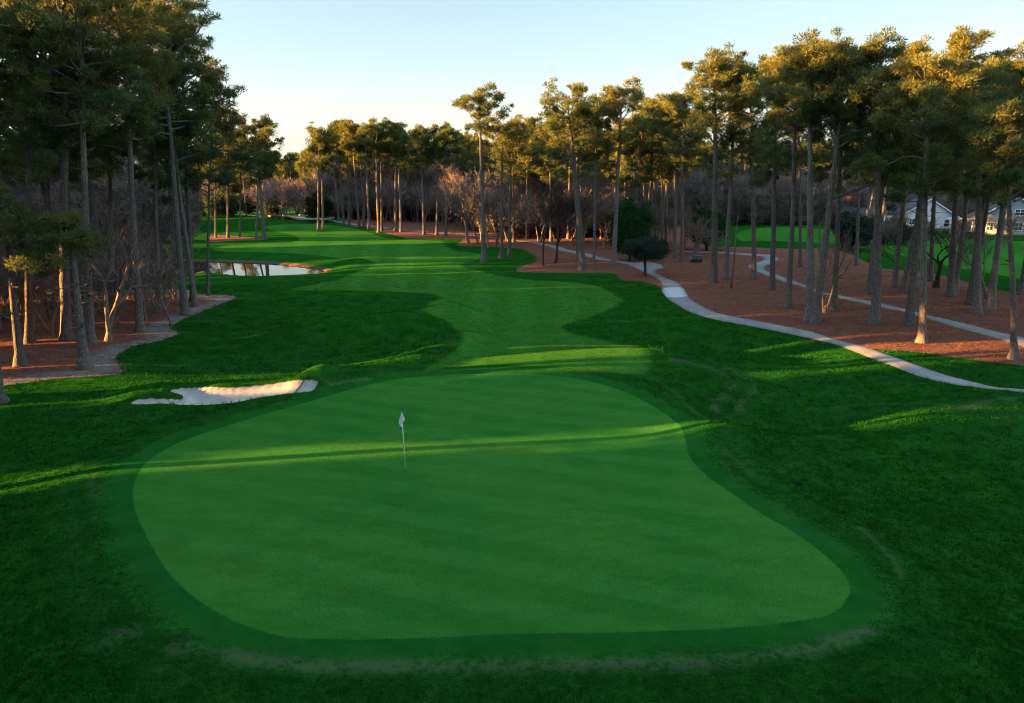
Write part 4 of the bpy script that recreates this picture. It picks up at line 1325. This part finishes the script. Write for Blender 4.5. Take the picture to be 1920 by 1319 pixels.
mass('far_wood', belt(150, 620, 1300, 188, 262) + belt(60, 380, 640, 250, 330) + belt(80, 1280, 2150, 185, 270) + belt(60, 1280, 1640, 168, 235), P1, 'distant pine wood closing the view behind the fairway')
mass('far_undergrowth', belt(230, 620, 1330, 158, 225, hs=(0.8, 1.35)) + belt(80, 380, 640, 225, 300) + belt(190, 1280, 2150, 168, 240, hs=(0.6, 1.1)) + belt(110, 1230, 1620, 160, 200, hs=(0.8, 1.2)) + belt(90, 880, 1200, 125, 160, hs=(0.5, 1.0)), S2, 'grey leafless brush of the distant wood', M_BRUSH)
over = lambda x, y: dry(x, y) and shade(x, y, 2.6)
mass('pond_wood', belt(70, -500, 380, 100, 165, over, (0.9, 1.1)), P1, 'pine wood across the pond on the left')
mass('pond_undergrowth', belt(260, -500, 385, 96, 165, over, (0.7, 1.3)), S2, 'grey leafless brush across the pond on the left', M_BRUSH)
sp_b = [(-45 + 110 * rng.random(), -9 - 22 * rng.random(), 1.0, 0.95 + 0.15 * rng.random()) for i in range(100)]  # unseen trees added behind the camera to darken the foreground
sp_c = [(-27 + 54 * rng.random(), -14 + 7 * rng.random(), 1.0, 1.7 + 0.5 * rng.random()) for i in range(34)]
sp_c += [(sx * (18.5 + 8 * rng.random()), -7 + 13 * rng.random(), 1.0, 1.5 + 0.6 * rng.random()) for i in range(14) for sx in (-1, 1)]
mass('shade_thicket', sp_c, S1, 'unseen evergreen thicket added behind the viewpoint to darken the foreground')
mass('shade_pines', sp_b, P1, 'unseen pines added behind the viewpoint to darken the foreground')

# ------------------------------------------------------------------ things
M_WHITE = mat_plain('white_paint', (0.80, 0.80, 0.79), 0.35, 0.4, 0.03)
M_CLOTH = mat_plain('white_cloth', (0.88, 0.87, 0.85), 0.9, 0.1, 0.05, 20)
M_HOLE = mat_plain('dark_hole', (0.01, 0.01, 0.01), 0.9, 0.1)
M_BLACK = mat_plain('black_plastic', (0.02, 0.02, 0.02), 0.5, 0.3)
M_RAKE = mat_plain('dark_rake', (0.05, 0.035, 0.025), 0.5, 0.3)
M_DECK = mat_plain('weathered_boards', (0.42, 0.34, 0.26), 0.85, 0.2, 0.25, 2.5)
M_BEAM = mat_plain('dark_timber', (0.06, 0.05, 0.042), 0.85, 0.2, 0.2, 2)
M_CABINET = mat_plain('green_enamel', (0.030, 0.075, 0.048), 0.45, 0.4, 0.12)
M_CABLIGHT = mat_plain('grey_end_panel', (0.22, 0.25, 0.24), 0.5, 0.4, 0.1)
M_SIDING = mat_plain('white_siding', (0.72, 0.73, 0.74), 0.7, 0.3, 0.06, 0.8)
M_SIDING2 = mat_plain('grey_siding', (0.30, 0.34, 0.38), 0.7, 0.3, 0.08, 0.8)
M_ROOF = mat_plain('grey_shingles', (0.075, 0.075, 0.080), 0.9, 0.2, 0.3, 1.5)
M_TRIM = mat_plain('white_trim', (0.75, 0.75, 0.74), 0.6, 0.3, 0.03)
M_GLASS = mat_plain('dark_window', (0.02, 0.025, 0.03), 0.08, 0.6, 0.05)
M_BRICK = mat_plain('brick_base', (0.16, 0.10, 0.08), 0.9, 0.2, 0.25, 3)

# flagstick
x, y, z = spot(760, 883)
fs = empty('flagstick', (x, y, z))
tag(fs, 'white golf flagstick standing in the cup on the putting green', 'flagstick')
b = MB()
b.tube(np.array([[0, 0, 0.0], [-0.02, 0, 1.1], [-0.045, 0, 2.17]]), [0.019, 0.017, 0.014], 10, cap=True)
b.build('pole', M_WHITE, fs, True)
b = MB()


def lobe(dirx, wmax, z0, z1, yo, cx0, bulge):
    n = 12
    rows = []
    for i in range(n + 1):
        s = i / n
        wd = 0.010 + wmax * math.sin(min(s * 1.25, 1.0) * math.pi / 2) ** 1.1
        if s > 0.86: wd *= math.sqrt(max(0.03, 1 - ((s - 0.86) / 0.14) ** 2))
        zz = z0 + (z1 - z0) * s
        row = []
        for k in range(14):
            a = k / 14 * 2 * math.pi
            px = cx0 + dirx * wd * (0.5 - 0.5 * math.cos(a))
            py = yo + bulge * math.sin(a) * (0.35 + s) + 0.012 * math.sin(3 * a + 4 * s)
            row.append((px, py, zz + 0.02 * math.cos(2 * a) * s))
        rows.append(row)
    V = np.array(rows).reshape(-1, 3)
    i = np.arange(n)[:, None] * 14
    k = np.arange(14)[None]
    b.add(V, Q=np.stack([i + k, i + (k + 1) % 14, i + 14 + (k + 1) % 14, i + 14 + k], -1).reshape(-1, 4))
    c = np.arange(1, 13)
    b.add(V[-14:], T=np.stack([np.zeros(12, int), c, c + 1], -1))


lobe(-1, 0.125, 2.17, 1.66, -0.012, -0.025, 0.030)
lobe(1, 0.100, 2.17, 1.83, -0.020, -0.050, 0.026)
b.build('flag', M_CLOTH, fs, True)
b = MB()
an = np.arange(20) / 20 * 2 * math.pi
ring = np.stack([np.cos(an) * 0.056, np.sin(an) * 0.056, np.full(20, 0.006)], 1)
b.add(np.vstack([ring, [[0, 0, 0.006]]]), T=[(i, (i + 1) % 20, 20) for i in range(20)])
b.build('cup', M_HOLE, fs)  # flat black disc stands in for the shaded inside of the hole

# rake lying in the bunker
x0, y0, z0 = spot(541, 733)
x1, y1, z1 = spot(555, 725)
rk = empty('bunker_rake', (x0, y0, z0))
tag(rk, 'dark rake lying on the sunlit right face of the sand bunker', 'rake')
dv = np.array([x1 - x0, y1 - y0, z1 - z0])
dv = dv / np.linalg.norm(dv) * 1.25
b = MB()
hp = []
for s in np.linspace(0, 1, 6):
    hp.append([dv[0] * s, dv[1] * s, gz(x0 + dv[0] * s, y0 + dv[1] * s) - z0 + 0.035])
b.tube(np.array(hp), 0.022, 6, cap=True)
b.build('handle', M_RAKE, rk)
b = MB()
px, py = -dv[1] / 1.25, dv[0] / 1.25
b.tube(np.array([[-px * 0.3, -py * 0.3, 0.05], [px * 0.3, py * 0.3, 0.05]]), 0.03, 6, cap=True)
for i in range(9):
    t = -0.28 + 0.07 * i
    b.tube(np.array([[px * t, py * t, 0.05], [px * t + 0.02, py * t, -0.02]]), [0.008, 0.005], 4)
b.build('rake_head', M_RAKE, rk)

# sprinkler covers in the mown grass
for i, (u, v, lb) in enumerate(((731, 547, 'small black sprinkler cover on the fairway before the pond'), (994, 531, 'small black sprinkler cover near the right rim of the fairway'),
                                (1494, 908, 'small dark sprinkler cover in the rough right of the green'))):
    x, y, z = spot(u, v)
    b = MB()
    rr = 0.12
    b.tube(np.array([[0, 0, -0.05], [0, 0, 0.012], [0, 0, 0.02]]), [rr, rr, rr * 0.85], 16, cap=True)
    o = b.build('sprinkler_cover', M_HOLE)
    o.location = (x, y, z + 0.01)
    tag(o, lb, 'sprinkler', 'sprinkler covers')

# wooden cart bridge far behind the fairway
line = [(503, 409), (528, 409), (552, 411), (585, 414), (622, 416)]
pts = ground_px(line)
bx, by = pts[2]
bzz = gz(bx, by)
br = empty('cart_bridge', (bx, by, bzz))
tag(br, 'low weathered wooden cart bridge at the foot of the far wood', 'bridge')
sp_ = smooth_poly(pts, 5, False) - [bx, by]
tn = np.gradient(sp_, axis=0)
nn = np.stack([-tn[:, 1], tn[:, 0]], 1)
nn /= np.linalg.norm(nn, axis=1)[:, None]
top = np.array([gz(bx + a, by + c) for a, c in sp_]) - bzz
dz_ = np.convolve(np.pad(top, 3, mode='edge'), np.ones(7) / 7, 'valid') + 0.6


def strip(o0, o1, zt, zb, mat, name):
    b = MB()
    n = len(sp_)
    V = np.concatenate([np.column_stack([sp_ + nn * o, dz_ + zz]) for o, zz in ((o0, zb), (o1, zb), (o1, zt), (o0, zt))])
    i = np.arange(n - 1)
    Q = [np.stack([a * n + i, a * n + i + 1, c * n + i + 1, c * n + i], -1) for a, c in ((0, 1), (1, 2), (2, 3), (3, 0))]
    b.add(V, Q=np.concatenate(Q))
    b.add(V, Q=[(0, n, 2 * n, 3 * n), (n - 1, 4 * n - 1, 3 * n - 1, 2 * n - 1)])
    return b.build(name, mat, br)


strip(-2.2, 2.2, 0.0, -0.12, M_DECK, 'deck')
strip(-2.2, -2.0, 0.28, 0.003, M_DECK, 'kerb_rail')
strip(2.0, 2.2, 0.28, 0.003, M_DECK, 'kerb_rail')
strip(-2.1, -1.85, -0.123, -0.45, M_BEAM, 'side_beam')
for i in range(0, len(sp_), 2):
    b = MB()
    c = sp_[i] + nn[i] * -1.95
    b.box(c[0], c[1], dz_[i] - 0.45 - 0.7, 0.25, 0.25, 1.4)
    b.build('post', M_BEAM, br)

# green utility cabinet
x, y, z = spot(1305, 492)
ub = empty('utility_cabinet', (x, y, z), R(8))
tag(ub, 'dark green ribbed utility cabinet on pine straw among trunks', 'cabinet')
b = MB(); b.box(0, 0, 0.42, 1.5, 0.62, 0.80); b.box(0, 0, 0.845, 1.56, 0.68, 0.05); b.build('body', M_CABINET, ub)
b = MB(); b.box(-0.7525, 0, 0.42, 0.005, 0.58, 0.76); b.build('end_panel', M_CABLIGHT, ub)
for i in range(3):
    b = MB()
    b.box(-0.47 + i * 0.49, -0.325, 0.42, 0.40, 0.03, 0.70)
    for k in range(4): b.box(-0.60 + i * 0.49 + k * 0.09, -0.346, 0.42, 0.03, 0.012, 0.60)
    b.build('door', M_CABINET, ub)


def window(par, cx, cz, wd, ht, yf, name='window', mull=1, arch=False):
    """a window in a wall whose outer face is at y = yf (facing -y)"""
    f = MB()
    t = 0.12
    f.box(cx, yf - 0.04, cz + ht / 2 + t / 2, wd + 2 * t, 0.09, t)
    f.box(cx, yf - 0.05, cz - ht / 2 - t / 2, wd + 2 * t, 0.12, t)
    for sx in (-1, 1): f.box(cx + sx * (wd / 2 + t / 2), yf - 0.04, cz, t, 0.088, ht)
    for k in range(mull): f.box(cx - wd / 2 + wd * (k + 1) / (mull + 1), yf - 0.035, cz, 0.08, 0.06, ht)
    f.box(cx, yf - 0.033, cz, wd, 0.056, 0.06)
    fo = f.build(name, M_TRIM, par)
    g = MB()
    g.box(cx, yf - 0.012, cz, wd, 0.02, ht)
    g.build('pane', M_GLASS, fo)


def gable_house(name, u, v, W, D, eave, ridge, rz, wall, label, wins, porch=None):
    x, y, z = spot(u, v)
    h = empty(name, (x, y, z), rz)
    tag(h, label, 'house')
    b = MB()
    V = [(-W / 2, 0, -0.4), (W / 2, 0, -0.4), (W / 2, 0, eave), (0, 0, ridge), (-W / 2, 0, eave)]
    V = np.array(V + [(a, D, c) for a, _, c in V])
    b.add(V, T=[(4, 2, 3), (9, 8, 7)], Q=[(0, 1, 2, 4), (5, 9, 7, 6), (0, 4, 9, 5), (1, 6, 7, 2)])
    b.build('wall', wall, h)
    r = MB()
    ov, th = 0.5, 0.22
    sl_ = (ridge - eave) / (W / 2)
    for s in (-1, 1):
        xe = s * (W / 2 + ov)
        ze = eave - sl_ * ov
        A_ = [(0, -ov, ridge + 0.03), (xe, -ov, ze + 0.03), (xe, D + ov, ze + 0.03), (0, D + ov, ridge + 0.03)]
        V = np.array(A_ + [(a, c, d + th) for a, c, d in A_])
        r.add(V, Q=[(0, 1, 2, 3), (7, 6, 5, 4), (0, 4, 5, 1), (1, 5, 6, 2), (2, 6, 7, 3), (3, 7, 4, 0)])
    r.build('roof', M_ROOF, h)
    t = MB()
    for s in (-1, 1):
        xe = s * (W / 2 + ov)
        ze = eave - sl_ * ov
        V = np.array([(0, -ov - 0.05, ridge - 0.16), (xe, -ov - 0.05, ze - 0.16), (xe, -ov - 0.05, ze + 0.10), (0, -ov - 0.05, ridge + 0.10)])
        t.add(np.concatenate([V, V + [0, 0.048, 0]]), Q=[(0, 1, 2, 3), (7, 6, 5, 4), (0, 4, 5, 1), (3, 2, 6, 7)])
        t.box(s * (W / 2 - 0.1), -0.03, eave / 2 - 0.2, 0.24, 0.05, eave + 0.2)
    t.build('trim', M_TRIM, h)
    b = MB(); b.box(0, -0.06, -0.05, W + 0.1, 0.1, 0.7); b.build('base', M_BRICK, h)
    for cx, cz, wd, ht, mu in wins: window(h, cx, cz, wd, ht, -0.002, 'window', mu)
    return h


h1 = gable_house('white_house', 1737, 431, 10.6, 9, 2.9, 6.4, R(-16), M_SIDING, 'white gabled house with a dark grey roof behind the far grass', [(-3.0, 1.5, 0.9, 1.3, 1), (3.6, 1.4, 0.9, 1.4, 0), (0.6, 4.2, 0.8, 0.8, 1)])
b = MB(); b.box(-6.9, 5.5, 1.3, 3.2, 6.0, 3.2); b.build('side_wing', M_SIDING, h1)
b = MB()
V = np.array([(-8.9, 2.1, 2.95), (-5.3, 2.1, 2.95), (-5.3, 8.9, 2.95), (-8.9, 8.9, 2.95), (-8.0, 5.5, 4.6), (-5.3, 5.5, 4.6)])
b.add(V, T=[(0, 4, 3)], Q=[(0, 1, 5, 4), (3, 4, 5, 2), (0, 3, 2, 1)])
b.build('wing_roof', M_ROOF, h1)
window(h1, -7.0, 1.5, 1.0, 1.5, 2.498)
b = MB(); b.box(-2.2, -1.6, 0.9, 5.0, 0.12, 0.5)
for i in range(6): b.box(-4.6 + i * 0.96, -1.6, 0.5, 0.12, 0.118, 1.3)
b.build('porch_rail', M_TRIM, h1)
h2 = gable_house('grey_house', 1898, 442, 12.5, 9, 3.3, 7.2, R(-26), M_SIDING2, 'grey gabled house with white trim and wide windows at the right border', [(0.4, 1.7, 1.8, 1.4, 2), (-3.8, 1.6, 1.0, 1.4, 1), (0.6, 4.3, 1.5, 1.0, 1), (4.0, 1.6, 1.4, 1.4, 1)])
b = MB(); b.box(-8.4, 3.0, 2.75, 4.0, 4.6, 0.22)
for i in range(3): b.box(-10.2 + i * 1.8, 0.85, 1.15, 0.2, 0.2, 2.98)
b.build('porch', M_TRIM, h2)
h3 = gable_house('beige_house', 1652, 424, 9.0, 9, 2.8, 5.6, R(60), mat_plain('beige_siding', (0.45, 0.37, 0.30), 0.8, 0.2, 0.1), 'beige house half hidden by trees left of the white house', [(0.5, 1.5, 1.2, 1.4, 1)])
